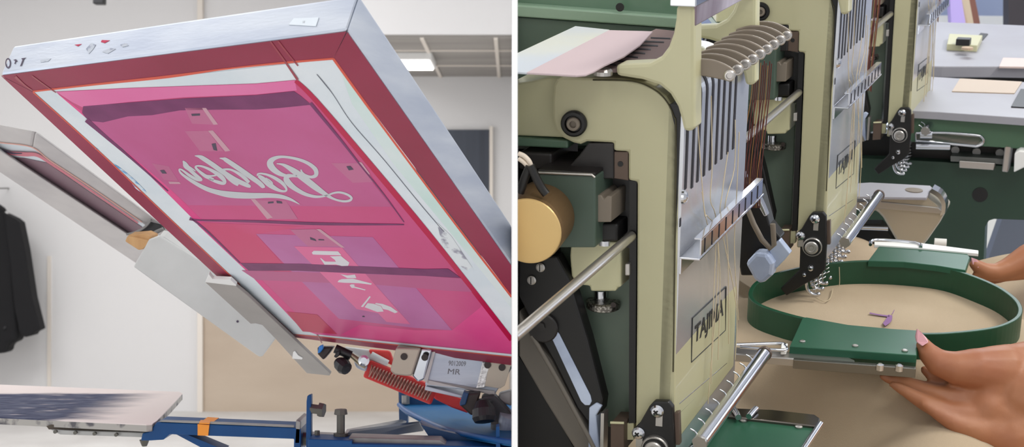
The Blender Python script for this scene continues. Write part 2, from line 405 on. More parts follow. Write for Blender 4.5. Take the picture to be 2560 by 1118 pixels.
for q in ([(529, 360), (539, 358), (543, 377), (534, 375)], [(478, 285), (500, 284), (500, 289), (480, 290)], [(400, 426), (410, 425), (417, 434), (406, 434)], [(866, 416), (876, 415), (884, 424), (872, 426)], [(670, 505), (684, 504), (684, 508), (670, 509)], [(691, 502), (704, 504), (706, 509), (692, 508)], [(775, 593), (788, 598), (791, 603), (776, 599)], [(796, 598), (810, 599), (811, 601), (796, 601)], [(906, 790), (911, 790), (912, 793), (906, 793)]):
    mk.prism([SP.hit(p, -.0026 * K) for p in q], SP.n * -.0001)
mk.obj('register_mark', M_mark, t)
# the script lettering, traced stroke by stroke
def z1(x, y, w): return (420 + x / 5.082, 360 + y / 5.082, w / 5.082)
strokes = [
 [(1380, 250, 10), (1440, 258, 26), (1500, 282, 46), (1620, 358, 76), (1750, 455, 84), (1880, 555, 76), (2010, 645, 48), (2110, 700, 28), (2220, 728, 28), (2300, 722, 30), (2332, 692, 30), (2300, 655, 30), (2230, 625, 28), (2160, 615, 26), (2090, 628, 24), (2030, 652, 22), (1950, 668, 28), (1860, 668, 36), (1740, 636, 46), (1620, 570, 60), (1540, 505, 76), (1505, 450, 76), (1520, 412, 60), (1570, 404, 40), (1640, 412, 26)],
 [(1690, 325, 18), (1702, 360, 25), (1745, 398, 32), (1815, 420, 36), (1870, 405, 46), (1885, 370, 54), (1870, 320, 54), (1810, 265, 46), (1720, 218, 40), (1600, 182, 34), (1460, 163, 32), (1365, 178, 46), (1305, 220, 74), (1302, 270, 84), (1350, 330, 74), (1430, 382, 54), (1530, 412, 30)],
 [(1150, 405, 36), (1200, 440, 60), (1290, 518, 66), (1380, 575, 46), (1450, 600, 30), (1498, 595, 26), (1500, 560, 30), (1450, 495, 44), (1370, 440, 44), (1280, 397, 32), (1200, 377, 24), (1145, 380, 22), (1140, 405, 28)],
 [(1300, 535, 30), (1325, 500, 20), (1290, 460, 16), (1240, 430, 12)],
 [(655, 180, 8), (700, 188, 30), (740, 205, 54), (900, 312, 62), (1050, 418, 62), (1150, 488, 60), (1205, 540, 52), (1215, 560, 30)],
 [(340, 150, 8), (390, 158, 34), (440, 180, 56), (560, 258, 60), (700, 358, 62), (850, 452, 62), (1000, 522, 54), (1050, 545, 26)],
 [(660, 345, 30), (710, 325, 26), (790, 325, 26), (870, 360, 34), (960, 420, 46), (1030, 490, 40)],
 [(700, 350, 40), (760, 415, 56), (840, 480, 60), (895, 520, 40)],
 [(520, 445, 20), (620, 480, 42), (700, 500, 42), (722, 480, 40), (690, 430, 56), (620, 375, 50), (520, 318, 36), (430, 284, 26), (370, 280, 22), (352, 300, 28), (400, 350, 34), (480, 410, 46), (580, 455, 36)],
 [(430, 385, 12), (520, 405, 20), (590, 402, 22), (640, 385, 20)],
 [(190, 215, 14), (212, 245, 48), (230, 280, 66), (280, 330, 46), (350, 395, 46), (410, 445, 44), (432, 465, 24)],
 [(250, 285, 30), (300, 310, 20), (350, 345, 14)],
 [(432, 462, 20), (370, 455, 34), (280, 405, 38), (200, 345, 26), (160, 322, 20), (142, 332, 20), (180, 385, 30), (310, 475, 44), (470, 562, 54), (620, 612, 62), (800, 645, 80), (1050, 658, 74), (1280, 655, 60), (1430, 668, 52), (1550, 702, 36), (1640, 748, 16), (1672, 768, 6)]]
lt = MB()
for k_, st in enumerate(strokes): ribbon(lt, [z1(*p) for p in st], SP, -.0026 * K - .000002 * k_)
lt.obj('script_lettering', M_letter, t, solid=.00004)
ic = MB()
def z2(p): return (640 + p[0] / 3.727, 560 + p[1] / 3.727)
for q in ([(520, 268), (538, 250), (765, 256), (796, 292), (560, 286), (530, 284)],
          [(598, 320), (606, 318), (645, 350), (745, 352), (735, 335), (690, 302), (792, 298), (815, 318), (870, 360), (858, 390), (800, 392), (745, 378), (640, 380)],
          [(760, 542), (772, 524), (800, 514), (905, 510), (1080, 556), (1072, 566), (960, 552), (820, 548)],
          [(786, 468), (850, 480), (922, 472), (936, 505), (850, 504)],
          [(872, 572), (890, 562), (916, 564), (922, 596), (892, 596)], [(922, 584), (1022, 612), (1016, 619), (920, 596)],
          [(1058, 672), (1069, 680), (998, 774), (977, 772)],
          [(1040, 738), (1095, 744), (1165, 768), (1190, 816), (1130, 820), (1012, 776)],
          [(1108, 744), (1118, 737), (1180, 745), (1258, 774), (1322, 820), (1296, 832), (1230, 802), (1182, 792), (1168, 764)]):
    ic.prism([SP.hit(z2(p), -.0028 * K) for p in q], SP.n * -.0001)
ic.obj('tool_symbols', M_iconw, t)
# drips on the film, marks on the top bar
M_drip = mat('dark red drip', (150, 22, 50), .3)
for q in ([(80, 190, 3), (110, 212, 3), (140, 232, 2)], [(38, 192, 7), (60, 212, 4), (80, 226, 3)], [(676, 104, 4), (706, 145, 4), (744, 200, 6)], [(695, 103, 4), (720, 135, 4), (745, 165, 3)], [(792, 836, 3), (805, 858, 3)]):
    dr = MB(); ribbon(dr, q, SP, -.0024 * K); dr.obj('ink_drip', M_drip, t, solid=.00004)
A3, B3 = SP.hit((0, 188)), SP.hit((868, 77)); ed = (B3 - A3).normalized()
TP = Plane(A3 , ed.cross(SP.n))            # outer face of the top bar
def tp(pts, off=-.0002): return [TP.hit(p, off if TP.n.y > 0 else -off) for p in pts]
tn = TP.n if TP.n.y < 0 else -TP.n
MB().prism(tp([(722, 62), (735, 46), (797, 44), (790, 66)]), tn * .0003).obj('sticker', M_sticker, t)
mk = MB()
for q in ([(756, 52), (763, 52), (762, 58), (756, 58)], [(33, 150), (40, 148), (44, 153), (40, 154), (38, 160), (36, 160), (38, 152)], [(53, 146), (66, 144), (60, 148), (54, 164), (50, 166), (56, 150)]):
    mk.prism(tp(q, -.0004), tn * .0001)
rg = cr([(20 + 7 * math.cos(a), 158 + 13 * math.sin(a)) for a in [i * math.pi / 4 for i in range(8)]], 4, True)
ri = [(20 + (x - 20) * .6, 158 + (y - 158) * .7) for x, y in rg]
g = tp(rg + ri, -.0004); n_ = len(rg); mk.add(g, [[i, (i + 1) % n_, n_ + (i + 1) % n_, n_ + i] for i in range(n_)])
mk.obj('pen_mark', M_mark, t)
for q in ([(186, 112), (205, 110), (195, 116)], [(255, 100), (275, 101), (262, 108), (252, 105)]): MB().prism(tp(q, -.0002), tn * .0001).obj('ink_splash', M_crimson, t)
for q in ([(215, 122), (228, 108), (240, 112), (232, 124), (222, 135)], [(255, 130), (275, 120), (290, 122), (270, 134)], [(300, 112), (315, 108), (322, 114), (306, 118)], [(100, 150), (128, 146), (120, 154), (102, 156)]): MB().prism(tp(q, -.0002), tn * .0001).obj('scuff', mat('grey scuff', (150, 156, 174), .6, c2=(190, 196, 206), scale=140, contrast=(.42, .52)), t)

# the screen behind it
Y2 = 1.80
Q = Plane(at(200, 470, Y2), (.5, 1, 2.2))
t = thing('printing_screen', Q.hit((150, 430), .01), 'silver-framed screen with dull plum mesh behind the pink one', 'printing screen')
def Q2(pts, off, th): return MB().prism([Q.hit(p, off) for p in pts], Q.n * th)
f2 = MB()
for q in ([(-170, 282), (0, 312), (86, 328), (79, 368), (0, 357), (-170, 333)], [(86, 328), (380, 543), (560, 675), (540, 700), (355, 557), (220, 465), (79, 368)],
          [(-170, 262), (0, 376), (345, 603), (520, 716), (500, 762), (335, 656), (0, 432), (-170, 318)]):
    f2.prism([Q.hit(p) for p in q], (0, .012, .0))
f2.obj('frame', M_alu2, t, bevel=.003)
MB().prism([Q.hit(p, .008) for p in [(-170, 330), (0, 352), (76, 364), (220, 460), (355, 553), (540, 700), (520, 720), (345, 608), (0, 380), (-170, 270)]], Q.n * .0008).obj('mesh', M_mesh, t)
MB().prism([Q.hit(p, .007) for p in [(30, 394), (60, 396), (118, 408), (220, 478), (345, 562), (520, 684), (520, 720), (335, 600), (180, 495)]], Q.n * .0006).obj('emulsion', mat('plum emulsion', (122, 96, 106), .5, c2=(134, 104, 116), scale=9), t)
s2 = MB(); ribbon(s2, [(10, 382, 6), (60, 386, 10), (92, 388, 8), (125, 408, 6), (220, 472, 5), (345, 558, 4)], Q, .0055); s2.obj('ink_edge', mat('rose ink', (206, 116, 130), .5), t, solid=.0002)
s2 = MB(); ribbon(s2, [(-100, 343, 2), (0, 357, 2), (78, 368, 2), (125, 402, 2), (220, 464, 2), (355, 556, 2)], Q, -.001); s2.obj('tape_seam', mat('peach seam', (226, 164, 148), .5), t, solid=.0002)
s2 = MB(); ribbon(s2, [(0, 374, 3), (30, 383, 4), (55, 384, 2)], Q, .005); s2.obj('ink_streak', M_mark, t, solid=.0002)

# ================================================================== PRESS
t = thing('screen_printing_press', at(1100, 1400, 2.0), 'blue carousel press with red spring sleeves and cast clamps below the pink screen', 'printing press')
press = t
# side clamps holding the screens
Cp = Plane(at(520, 740, 1.80), (-.05, 1, .25))
bar = P(Cp, [(398, 590), (372, 600), (340, 656), (334, 668), (640, 888), (648, 893), (656, 892), (690, 846), (692, 838), (662, 806), (720, 800), (560, 690)], .006).obj('side_clamp', M_lightbar, t, bevel=.0015)
P(Cp, [(398, 590), (410, 592), (560, 690), (720, 800), (716, 806), (550, 700)], .03, .006).obj('clamp_flange', M_lightbar, bar, bevel=.001)
MB().lathe(Cp.hit((594, 804), -.0004), -Cp.n, [(0, .0016), (.0006, .0016)], 12).obj('screw_hole', M_mark, bar)
ab = P(SP, [(516, 699), (593, 708), (620, 730), (829, 928), (826, 933), (769, 927), (692, 842), (658, 806), (642, 802), (629, 803)], -.004, -.004).obj('corner_clamp', M_greybar, t, bevel=.0008)
P(SP, [(516, 699), (525, 678), (532, 688), (534, 690), (579, 692), (593, 705), (593, 708)], -.004, -.0035).obj('clamp_end', M_white, ab)
P(SP, [(733, 880), (738, 877), (746, 888), (757, 894), (755, 898), (731, 896)], -.0006, -.0082).obj('clamp_label', M_white, ab)
# screen head: aluminium clamp block
pl = facing(1100, 930, 1.66, (.05, .12))
blk = P(pl, [(1050, 855), (1290, 855), (1290, 905), (1238, 985), (1064, 964), (1062, 962), (1066, 950)], .035).obj('clamp_block', M_alu, t, bevel=.0012, clip=-.0005)
P(pl, [(1066, 950), (1190, 976), (1238, 990), (1236, 978), (1070, 962)], .04, -.002).obj('block_lip', M_alu2, blk, clip=-.0005)
for q in ([(975, 928), (984, 892), (990, 870), (1052, 872), (1030, 940), (1016, 941), (986, 938)], [(1216, 950), (1212, 966), (1250, 972), (1262, 964), (1276, 918), (1279, 915), (1279, 880), (1228, 880)]):
    e = P(pl, q, .03, -.012).obj('clamp_jaw', mat('nickel jaw', (176, 166, 152), .4, .45, bump=.05), blk, bevel=.002, clip=-.0005)
for p in ((1010, 892), (1062, 894), (1219, 913), (1255, 919)):
    MB().lathe(pl.hit(p, -.013), -pl.n, [(0, .0042), (.0008, .0042), (.0008, .003)], 16).obj('jaw_hole', M_brown, blk)
P(pl, [(1030, 940), (1052, 872), (1080, 874), (1060, 950), (1044, 956)], .03, -.006).obj('jaw_step', M_chrome, blk, bevel=.002)
P(pl, [(1060, 950), (1082, 880), (1088, 880), (1068, 958)], .03, -.004).obj('jaw_step', M_alu2, blk)
P(pl, [(1190, 972), (1206, 905), (1226, 908), (1212, 970)], .02, -.008).obj('weld_seam', mat('weld bead', (214, 214, 214), .4, .6, bump=.8, bscale=140), blk, bevel=.001, clip=-.0005)
def text_mesh(body, shear=0.0, bold=0.0):
    cu = bpy.data.curves.new('txt', 'FONT'); cu.body = body; cu.align_x = 'CENTER'; cu.align_y = 'CENTER'; cu.resolution_u = 3; cu.shear = shear; cu.offset = bold
    o = bpy.data.objects.new('txt', cu); COL.objects.link(o)
    dg = bpy.context.evaluated_depsgraph_get(); me = bpy.data.meshes.new_from_object(o.evaluated_get(dg))
    vs = [v.co.copy() for v in me.vertices]; fs = [list(p.vertices) for p in me.polygons]
    bpy.data.objects.remove(o); bpy.data.curves.remove(cu); bpy.data.meshes.remove(me)
    x0 = min(v.x for v in vs); x1 = max(v.x for v in vs); y0 = min(v.y for v in vs); y1 = max(v.y for v in vs)
    return [((v.x - x0) / (x1 - x0), (v.y - y0) / (y1 - y0)) for v in vs], fs
def text_on(body, quad, name, m, parent, off_vec, shear=0., bold=0.):
    """quad: bottom-left, bottom-right, top-right, top-left points"""
    vs, fs = text_mesh(body, shear, bold); a, b, c, d = [V(q) for q in quad]
    mb = MB(); mb.add([(a * (1 - x) + b * x) * (1 - y) + (d * (1 - x) + c * x) * y + V(off_vec) for x, y in vs], fs)
    return mb.obj(name, m, parent, solid=.0002)
M_eng = mat('engraving', (118, 118, 124), .6)
text_on('MR', [pl.hit(p) for p in [(1119, 935), (1150, 937), (1152, 924), (1121, 922)]], 'engraved_letters', M_eng, blk, -pl.n * .0004)
text_on('9012009', [pl.hit(p) for p in [(1121, 914), (1164, 916), (1165, 904), (1122, 902)]], 'engraved_number', M_eng, blk, -pl.n * .0004)
P(pl, [(1062, 968), (1066, 966), (1160, 990), (1152, 996), (1062, 976)], .03, .002).obj('block_shelf', M_alu, blk, bevel=.001)
# springs in red sleeves
def spring(p0, p1, r0, Yd, name='spring'):
    a, b = at(*p0, Yd), at(*p1, Yd); ax = (b - a)
    w = ax.normalized(); u = V((0, 1, 0)); v = w.cross(u).normalized()
    q = MB().prism([a + v * r0 * 1.25, b + v * r0 * 1.25, b - v * r0 * 1.25, a - v * r0 * 1.25], V((0, .012, 0))).obj(name + '_sleeve', M_redrub, press, bevel=.003, clip=-.0005)
    n = 20; pts = []
    for i in range(n * 8 + 1):
        k = i / (n * 8); an = i / 8 * 2 * math.pi
        pts.append(a + ax * (.06 + .88 * k) + V((0, -.004, 0)) + v * math.cos(an) * r0 * .72 + u * math.sin(an) * r0 * .4)
    MB().tube(pts, .0011, 6).obj(name, M_coil, q)
spring((915, 922), (1086, 992), .0095, 1.72)
MB().prism([at(*p, 1.75) for p in [(1078, 976), (1100, 972), (1160, 1000), (1170, 1034), (1130, 1020), (1086, 998)]], (0, .012, 0)).obj('spring_sleeve', M_redrub, t, bevel=.002)
MB().prism([at(*p, 1.74) for p in [(920, 874), (975, 878), (990, 920), (960, 905), (925, 885)]], (0, .01, 0)).obj('spring_sleeve', M_redrub, t, bevel=.003)
MB().tube([at(926, 890, 1.73), at(968, 912, 1.73)], .006).obj('spring_end', M_lightbar, t)
MB().prism([at(*p, 1.745) for p in [(860, 868), (925, 876), (965, 920), (950, 925), (900, 895)]], (0, .012, 0)).obj('arm_casting', M_lightbar, t, bevel=.002)
# knobs and rods
MB().tube([at(838, 872, 1.71), at(852, 878, 1.71), at(878, 889, 1.71)], .0058).obj('adjuster_rod', M_blackp, t)
MB().prism([at(*p, 1.7) for p in [(842, 880), (850, 876), (848, 890), (840, 896), (834, 892)]], (0, .01, 0)).obj('adjuster_clip', M_blackp, t, bevel=.001)
MB().tube([at(876, 886, 1.71), at(900, 905, 1.71), at(916, 912, 1.71)], [.003, .005, .006]).obj('rod_end', mat('brassy rod', (150, 140, 118), .35, .7), t)
MB().lathe(at(910, 902, 1.70), (0, -1, .1), [(0, .007), (.003, .007), (.004, .004)], 18).obj('rod_eye', M_chrome, t)
MB().prism([at(*p, 1.72) for p in [(884, 905), (896, 896), (920, 916), (916, 930), (902, 926), (890, 920)]], (0, .012, 0)).obj('hinge_block', M_alu, t, bevel=.002)
MB().lathe(at(856, 914, 1.70), (.55, -.5, -.35), [(-.010, .006), (-.005, .009), (.003, .010), (.009, .008), (.010, .004)], 12).obj('knob', M_blackp, t)
MB().tube([at(862, 905, 1.71), at(868, 890, 1.72)], .004).obj('knob_stem', M_blackp, t)
MB().prism([at(*p, 1.72) for p in [(793, 868), (834, 868), (822, 885), (808, 901), (794, 886)]], (0, .02, 0)).obj('clamp_pad', M_brown, t, bevel=.002)
MB().prism([at(*p, 1.712) for p in [(797, 866), (807, 862), (808, 872), (800, 882), (794, 884)]], (0, .008, 0)).obj('pad_cap', mat('bright blue plastic', (40, 130, 214), .4), t, bevel=.001)
MB().prism([at(*p, 1.64) for p in [(1160, 985), (1202, 982), (1186, 1036), (1178, 1040), (1150, 1014)]], (0, .03, 0)).obj('side_pad', M_brown, t, bevel=.003)
MB().prism([at(*p, 1.635) for p in [(1159, 980), (1172, 984), (1164, 1012), (1150, 1016), (1149, 1008)]], (0, .02, 0)).obj('pad_cap', M_blued, t, bevel=.001)
MB().lathe(at(1210, 1036, 1.62), (.1, -.35, -1), [(-.016, .008), (-.006, .0135), (.004, .0145), (.009, .012), (.010, .006)], 20).obj('knob', M_blackp, t)
MB().tube([at(1215, 1000, 1.63), at(1210, 1030, 1.63)], .009).obj('knob_stem', M_blackp, t)
MB().prism([at(*p, 1.645) for p in [(1203, 992), (1236, 988), (1290, 1046), (1290, 1088), (1264, 1086), (1240, 1066), (1222, 1040), (1204, 1016)]], (0, .03, 0)).obj('arm_casting', mat('charcoal casting', (66, 68, 70), .5), t, bevel=.003)
MB().lathe(at(1236, 1064, 1.64), (0, -.3, 1), [(-.004, .0045), (.003, .0045)], 12).obj('casting_bolt', M_steel, t)
MB().prism([at(*p, 1.67) for p in [(1248, 985), (1284, 975), (1284, 1018), (1262, 1010), (1244, 1000)]], (0, .02, 0)).obj('head_plate', M_alu2, t, bevel=.002, clip=-.0005)
MB().lathe(at(1272, 1062, 1.65), (.2, -.3, .9), [(-.014, .014), (.014, .014)], 20).obj('damper_collar', M_alu, t, bevel=.002, clip=-.0005)
# turntable plate
Yp = 1.95
upr = MB().prism([at(*p, Yp) for p in [(996, 968), (1050, 984), (1200, 1004), (1290, 1000), (1290, 1014), (1000, 1014)]], (0, .012, 0)).obj('head_plate_upright', M_blued, t, bevel=.001, clip=-.0005)
MB().lathe(at(1014, 1010, Yp - .01), (0, 0, 1), [(0, .006), (.012, .006)], 6).obj('bolt', M_steel, upr)
MB().prism([at(*p, Yp + .01) for p in [(996, 968), (1020, 985), (1020, 1062), (998, 1062)]], (0, .02, 0)).obj('gusset', M_blued, t)
disc = Plane(at(1080, 1060, 1.86), (0, .17, 1))
disc.n = V((0, -.05, 1)).normalized(); disc.o = at(1000, 1014, Yp)
dpts = [(998, 1012), (1290, 1012), (1290, 1105), (1240, 1098), (1160, 1084), (1100, 1066), (1050, 1044), (1015, 1026)]
MB().prism([at(p[0], p[1], Yp - (p[1] - 1012) / 93 * .42) for p in dpts], (0, 0, -.006)).obj('turntable_plate', mat('blue enamel top', (14, 88, 140), .6, c2=(34, 92, 134), scale=7, spec=.2), t, clip=-.0005)
MB().prism([at(p[0], p[1], Yp - (p[1] - 1012) / 93 * .42) + V((0, 0, .0004)) for p in cr([(1112, 1072), (1150, 1066), (1200, 1068), (1262, 1078), (1268, 1098), (1200, 1088), (1140, 1078)], 3, True)], (0, 0, .0003)).obj('worn_patch', mat('worn grey enamel', (128, 128, 138), .5, c2=(96, 110, 134), scale=14), t)
rim = MB(); rimp = [at(p[0], p[1], Yp - (p[1] - 1012) / 93 * .42) for p in cr([(998, 1012), (1015, 1027), (1050, 1046), (1100, 1068), (1160, 1086), (1240, 1100), (1290, 1106)], 4)]
rim.tube(rimp, .0035, 8); rim.obj('turntable_rim', M_bluep, t, clip=-.0005)
MB().prism([at(*p, 1.62) for p in [(1052, 1062), (1100, 1076), (1290, 1120), (1290, 1330), (1200, 1330), (1084, 1110)]], (0, .012, 0)).obj('turntable_web', M_blued, t, clip=-.0005)
MB().prism([at(*p, 1.66) for p in [(1050, 1056), (1100, 1078), (1140, 1150), (1112, 1150)]], (0, .02, 0)).obj('gusset', M_bluep, t)
MB().prism([at(*p, 1.55) for p in [(1240, 1068), (1248, 1066), (1252, 1150), (1240, 1150)]], (0, .02, 0)).obj('gusset', M_bluep, t)
# braces
br = MB(); a, b = at(880, 1082, 1.62), at(1030, 1056, 1.85)
br.prism([at(870, 1082, 1.6), at(1048, 1058, 1.9), at(1058, 1078, 1.9), at(866, 1106, 1.6)], (0, .02, .0)); br.obj('brace', mat('navy enamel', (10, 34, 66), .5), t)
MB().prism([at(862, 1082, 1.6), at(1000, 1056, 1.9), at(1014, 1060, 1.9), at(870, 1088, 1.6)], (0, .02, .001)).obj('brace_top', M_steel, t)
MB().prism([at(*p, 1.58) for p in [(872, 1093), (1100, 1100), (1120, 1116), (872, 1112)]], (0, .03, 0)).obj('cross_bar', M_steel, t, bevel=.001)
MB().prism([at(*p, 1.57) for p in [(770, 1098), (880, 1102), (880, 1110), (1280, 1118), (1280, 1180), (770, 1180)]], (0, .04, 0)).obj('cross_arm', M_bluep, t, bevel=.001, clip=-.0005)
# pallet arm
am = MB().prism([at(*p, 1.6) for p in [(392, 1056), (735, 1070), (752, 1072), (752, 1120), (736, 1180), (732, 1180), (735, 1098), (440, 1087), (424, 1086), (408, 1100), (376, 1102), (352, 1102), (356, 1084), (372, 1080)]], (0, .05, 0)).obj('pallet_arm', M_bluep, t, bevel=.0015)
MB().prism([at(400, 1055, 1.6), at(735, 1069, 1.6), at(735, 1058, 1.66), at(420, 1046, 1.66)], (0, 0, .001)).obj('arm_top', M_steel, am)
MB().prism([at(*p, 1.598) for p in [(494, 1061), (523, 1063), (520, 1090), (494, 1089)]], (0, .053, .001)).obj('tape_band', M_orange, am)
MB().prism([at(498, 1060, 1.597), at(524, 1061, 1.597), at(530, 1050, 1.655), at(504, 1049, 1.655)], (0, 0, .0015)).obj('tape_fold', M_orange, am)
MB().prism([at(*p, 1.61) for p in [(440, 1086), (470, 1088), (560, 1125), (545, 1150), (500, 1118)]], (0, .03, 0)).obj('arm_strut', M_bluep, am)
MB().tube([at(361, 1100, 1.62), at(361, 1116, 1.62)], [.006, .003]).obj('arm_bolt', M_bolt, am)
MB().prism([at(*p, 1.6) for p in [(740, 1050), (752, 1054), (750, 1110), (736, 1110)]], (0, .06, 0)).obj('end_plate', M_steel, am, bevel=.001)
MB().tube([at(746, 1098, 1.62), at(770, 1098, 1.62)], .008).obj('pivot', M_bolt, am)
br_ = MB().prism([at(*p, 1.6) for p in [(766, 1004), (768, 990), (778, 987), (778, 1095), (790, 1100), (790, 1180), (764, 1180)]], (0, .012, 0)).obj('stop_bracket', M_bluep, t, bevel=.001)
MB().lathe(at(778, 1022, 1.605), (1, -.2, -.1), [(0, .006), (.01, .006), (.0101, .009), (.016, .0085)], 6).obj('stop_bolt', M_bolt, br_)
ub = MB().lathe(at(852, 1096, 1.6), (0, 0, 1), [(0, .0085), (.006, .0085), (.0061, .0048), (.028, .0048), (.0281, .008), (.034, .007)], 8).obj('upright_bolt', M_bolt, t)
MB().prism([at(776, 1083, 1.66), at(866, 1087, 1.66), at(872, 1100, 1.59), at(776, 1098, 1.59)], (0, 0, .002)).obj('bracket_deck', M_steel, t)
MB().lathe(at(793, 1094, 1.6), (0, 0, 1), [(0, .003), (.008, .003)], 8).obj('deck_screw', M_bolt, t)
# press column down to the floor (below the frame)
c0 = at(1180, 1200, 1.9)
MB().lathe((c0.x, c0.y, 0), (0, 0, 1), [(0, .25), (.03, .25), (.031, .07), (c0.z, .07)], 28).obj('column', M_bluep, t, bevel=.004, clip=-.0005)

# pallet
def hz(p, hgt): d = ray(p); return CAM + d * (hgt / -d.z)
hp = 1.6 * (1062 - 559) / FPX
t = thing('pallet', hz((200, 1020), hp), 'pale flat shirt board with a worn navy ink patch on the blue arm', 'printing pallet')
pq = cr([(-120, 958), (0, 964)], 2) + [(300, 976), (448, 982), (456, 986), (440, 1004), (392, 1055), (380, 1063), (366, 1064), (200, 1056), (0, 1046), (-140, 1040)]
MB().prism([hz(p, hp) for p in pq], (0, 0, -.0075)).obj('board', M_palledge, t)
def pallet_material():
    m = bpy.data.materials.new('worn printed laminate'); m.use_nodes = True; nt = m.node_tree; b = nt.nodes['Principled BSDF']; b.inputs['Roughness'].default_value = .8; b.inputs['Specular IOR Level'].default_value = .08
    N = nt.nodes.new; K_ = nt.links.new
    tc = N('ShaderNodeTexCoord'); sx = N('ShaderNodeSeparateXYZ'); K_(tc.outputs['Object'], sx.inputs[0])
    mp = N('ShaderNodeMapping'); mp.inputs['Scale'].default_value = (.35, 1, 1); K_(tc.outputs['Object'], mp.inputs[0])
    def noise(sc):
        n = N('ShaderNodeTexNoise'); n.inputs['Scale'].default_value = sc; n.inputs['Detail'].default_value = 6; K_(mp.outputs[0], n.inputs['Vector']); return n.outputs['Fac']
    def math_(op, a, c):
        q = N('ShaderNodeMath'); q.operation = op
        for i, v in enumerate((a, c)):
            if isinstance(v, (int, float)): q.inputs[i].default_value = v
            else: K_(v, q.inputs[i])
        return q.outputs[0]
    def ramp(v, lo, hi):
        q = N('ShaderNodeMapRange'); q.interpolation_type = 'SMOOTHSTEP'; q.inputs['From Min'].default_value = lo; q.inputs['From Max'].default_value = hi; K_(v, q.inputs[0]); return q.outputs[0]
    X = math_('ADD', sx.outputs[0], math_('MULTIPLY', math_('SUBTRACT', noise(30), .5), .09))
    Y = math_('ADD', sx.outputs[1], math_('MULTIPLY', math_('SUBTRACT', noise(45), .5), .05))
    x1 = at(292, 1010, 1.74).x - PL.x
    end = math_('SUBTRACT', 1, ramp(X, x1 - .05, x1 + .03))
    f_ = math_('MULTIPLY', math_('MULTIPLY', end, ramp(Y, -.128, -.108)), math_('SUBTRACT', 1, ramp(Y, .125, .150)))
    g = math_('MULTIPLY', f_, ramp(noise(60), .15, .45))
    c = N('ShaderNodeMix'); c.data_type = 'RGBA'; K_(g, c.inputs[0]); c.inputs[6].default_value = lin((228, 216, 212)); 
    d = N('ShaderNodeMix'); d.data_type = 'RGBA'; K_(ramp(noise(90), .4, .62), d.inputs[0]); d.inputs[6].default_value = lin((62, 66, 90)); d.inputs[7].default_value = lin((88, 92, 112))
    K_(d.outputs[2], c.inputs[7]); K_(c.outputs[2], b.inputs['Base Color']); return m
PL = WL[t]
MB().prism([hz(p, hp) for p in pq], (0, 0, .0012)).obj('board_top', pallet_material(), t)
rl = MB().prism([at(*p, 1.63) for p in [(116, 1066), (128, 1062), (380, 1070), (372, 1080), (250, 1079), (122, 1074)]], (0, .03, 0)).obj('rail', mat('rusty rail', (76, 66, 54), .6, c2=(170, 130, 60), scale=30, contrast=(.58, .66)), t)
MB().prism([at(*p, 1.625) for p in [(126, 1075), (372, 1082), (360, 1094), (150, 1087)]], (0, .03, 0)).obj('rail_base', mat('grey rail', (170, 170, 168), .5, .3), rl, bevel=.001)
for x in (140, 190, 238, 292):
    MB().lathe(at(x, 1079 + (x - 140) * .05, 1.622), (0, -1, 0), [(0, .0022), (.004, .0022)], 10).obj('rail_screw', M_bolt, rl)

# wood block and squeegee
t = thing('wood_block', at(350, 606, 1.8), 'small raw wood block wedged at the end of the pale clamp bar', 'wood block')
MB().prism([at(*p, 1.78) for p in [(312, 604), (318, 590), (370, 602), (372, 612), (356, 624), (346, 626)]], (0.002, .03, .006)).obj('block', M_wood, t, bevel=.0015)
MB().prism([at(*p, 1.785) for p in [(318, 588), (360, 584), (378, 592), (374, 606), (330, 594)]], (0.002, .03, .004)).obj('block_face', M_wood, t, bevel=.0015)
t = thing('squeegee', at(370, 580, 1.86), 'black squeegee with grey blade resting behind the wood block', 'squeegee')
MB().prism([at(*p, 1.86) for p in [(336, 580), (360, 566), (378, 548), (404, 562), (406, 574), (376, 590)]], (0, .02, 0)).obj('holder', M_blackp, t, bevel=.002)
bl = MB(); bl.tube([at(*p, 1.85) for p in cr([(316, 586), (340, 580), (364, 566), (378, 548)], 4)], .0016, 8); bl.obj('blade', mat('grey rubber', (140, 138, 136), .5), t)
MB().tube([at(*p, 1.85) for p in cr([(378, 587), (392, 578), (408, 572)], 4)], .002, 8).obj('rib', mat('grey rubber', (140, 138, 136), .5), t)
MB().tube([at(412, 608, 1.84), at(424, 590, 1.84)], .0045).obj('handle', mat('olive rod', (86, 88, 76), .5), t)

SIDE = 'right'
# ================================================================== EMBROIDERY MACHINE: its own axes F (out to the operator), R (along the row), U (up)
Fv = V((13280, -3400, -1059)).normalized(); Rv = V((1733, 3400, 1199)).normalized(); Uv = V((0, -3400, 11441)).normalized()
O = at(1640, 560, 1.1)
BM = Matrix((Fv, Rv, Uv)).transposed()
Nv = Fv.cross(Uv); Nv = Nv if Nv.dot(Rv) > 0 else -Nv; Nv.normalize()
def L(f, r, u): return O + BM @ V((f, r, u))
SP_ = .416 * 1.1 / Rv.y                    # spacing of the heads
def solve(p, k, val):
    """ray through a pixel against the machine plane (k: 0 F, 1 R, 2 U) = val -> local (f, r, u)"""
    BI = BM.inverted(); o = BI @ (CAM - O); d = BI @ ray(p)
    return o + d * ((val - o[k]) / d[k])
def side(p, r=0.): q = solve(p, 1, r); return (q.x, r, q.z)
def front(p, f): q = solve(p, 0, f); return (f, q.y, q.z)
def top(p, u): q = solve(p, 2, u); return (q.x, q.y, u)
def LW(q): return L(*q)
def sidep(pts, r0, r1, mb=None):
    mb = mb or MB(); mb.prism([LW(side(p, r0)) for p in pts], Rv * (r1 - r0)); return mb
def frontp(pts, f, th, mb=None):
    mb = mb or MB(); mb.prism([LW(front(p, f)) for p in pts], Fv * -th); return mb
def topp(pts, u, th, mb=None):
    mb = mb or MB(); mb.prism([LW(top(p, u)) for p in pts], Uv * -th); return mb
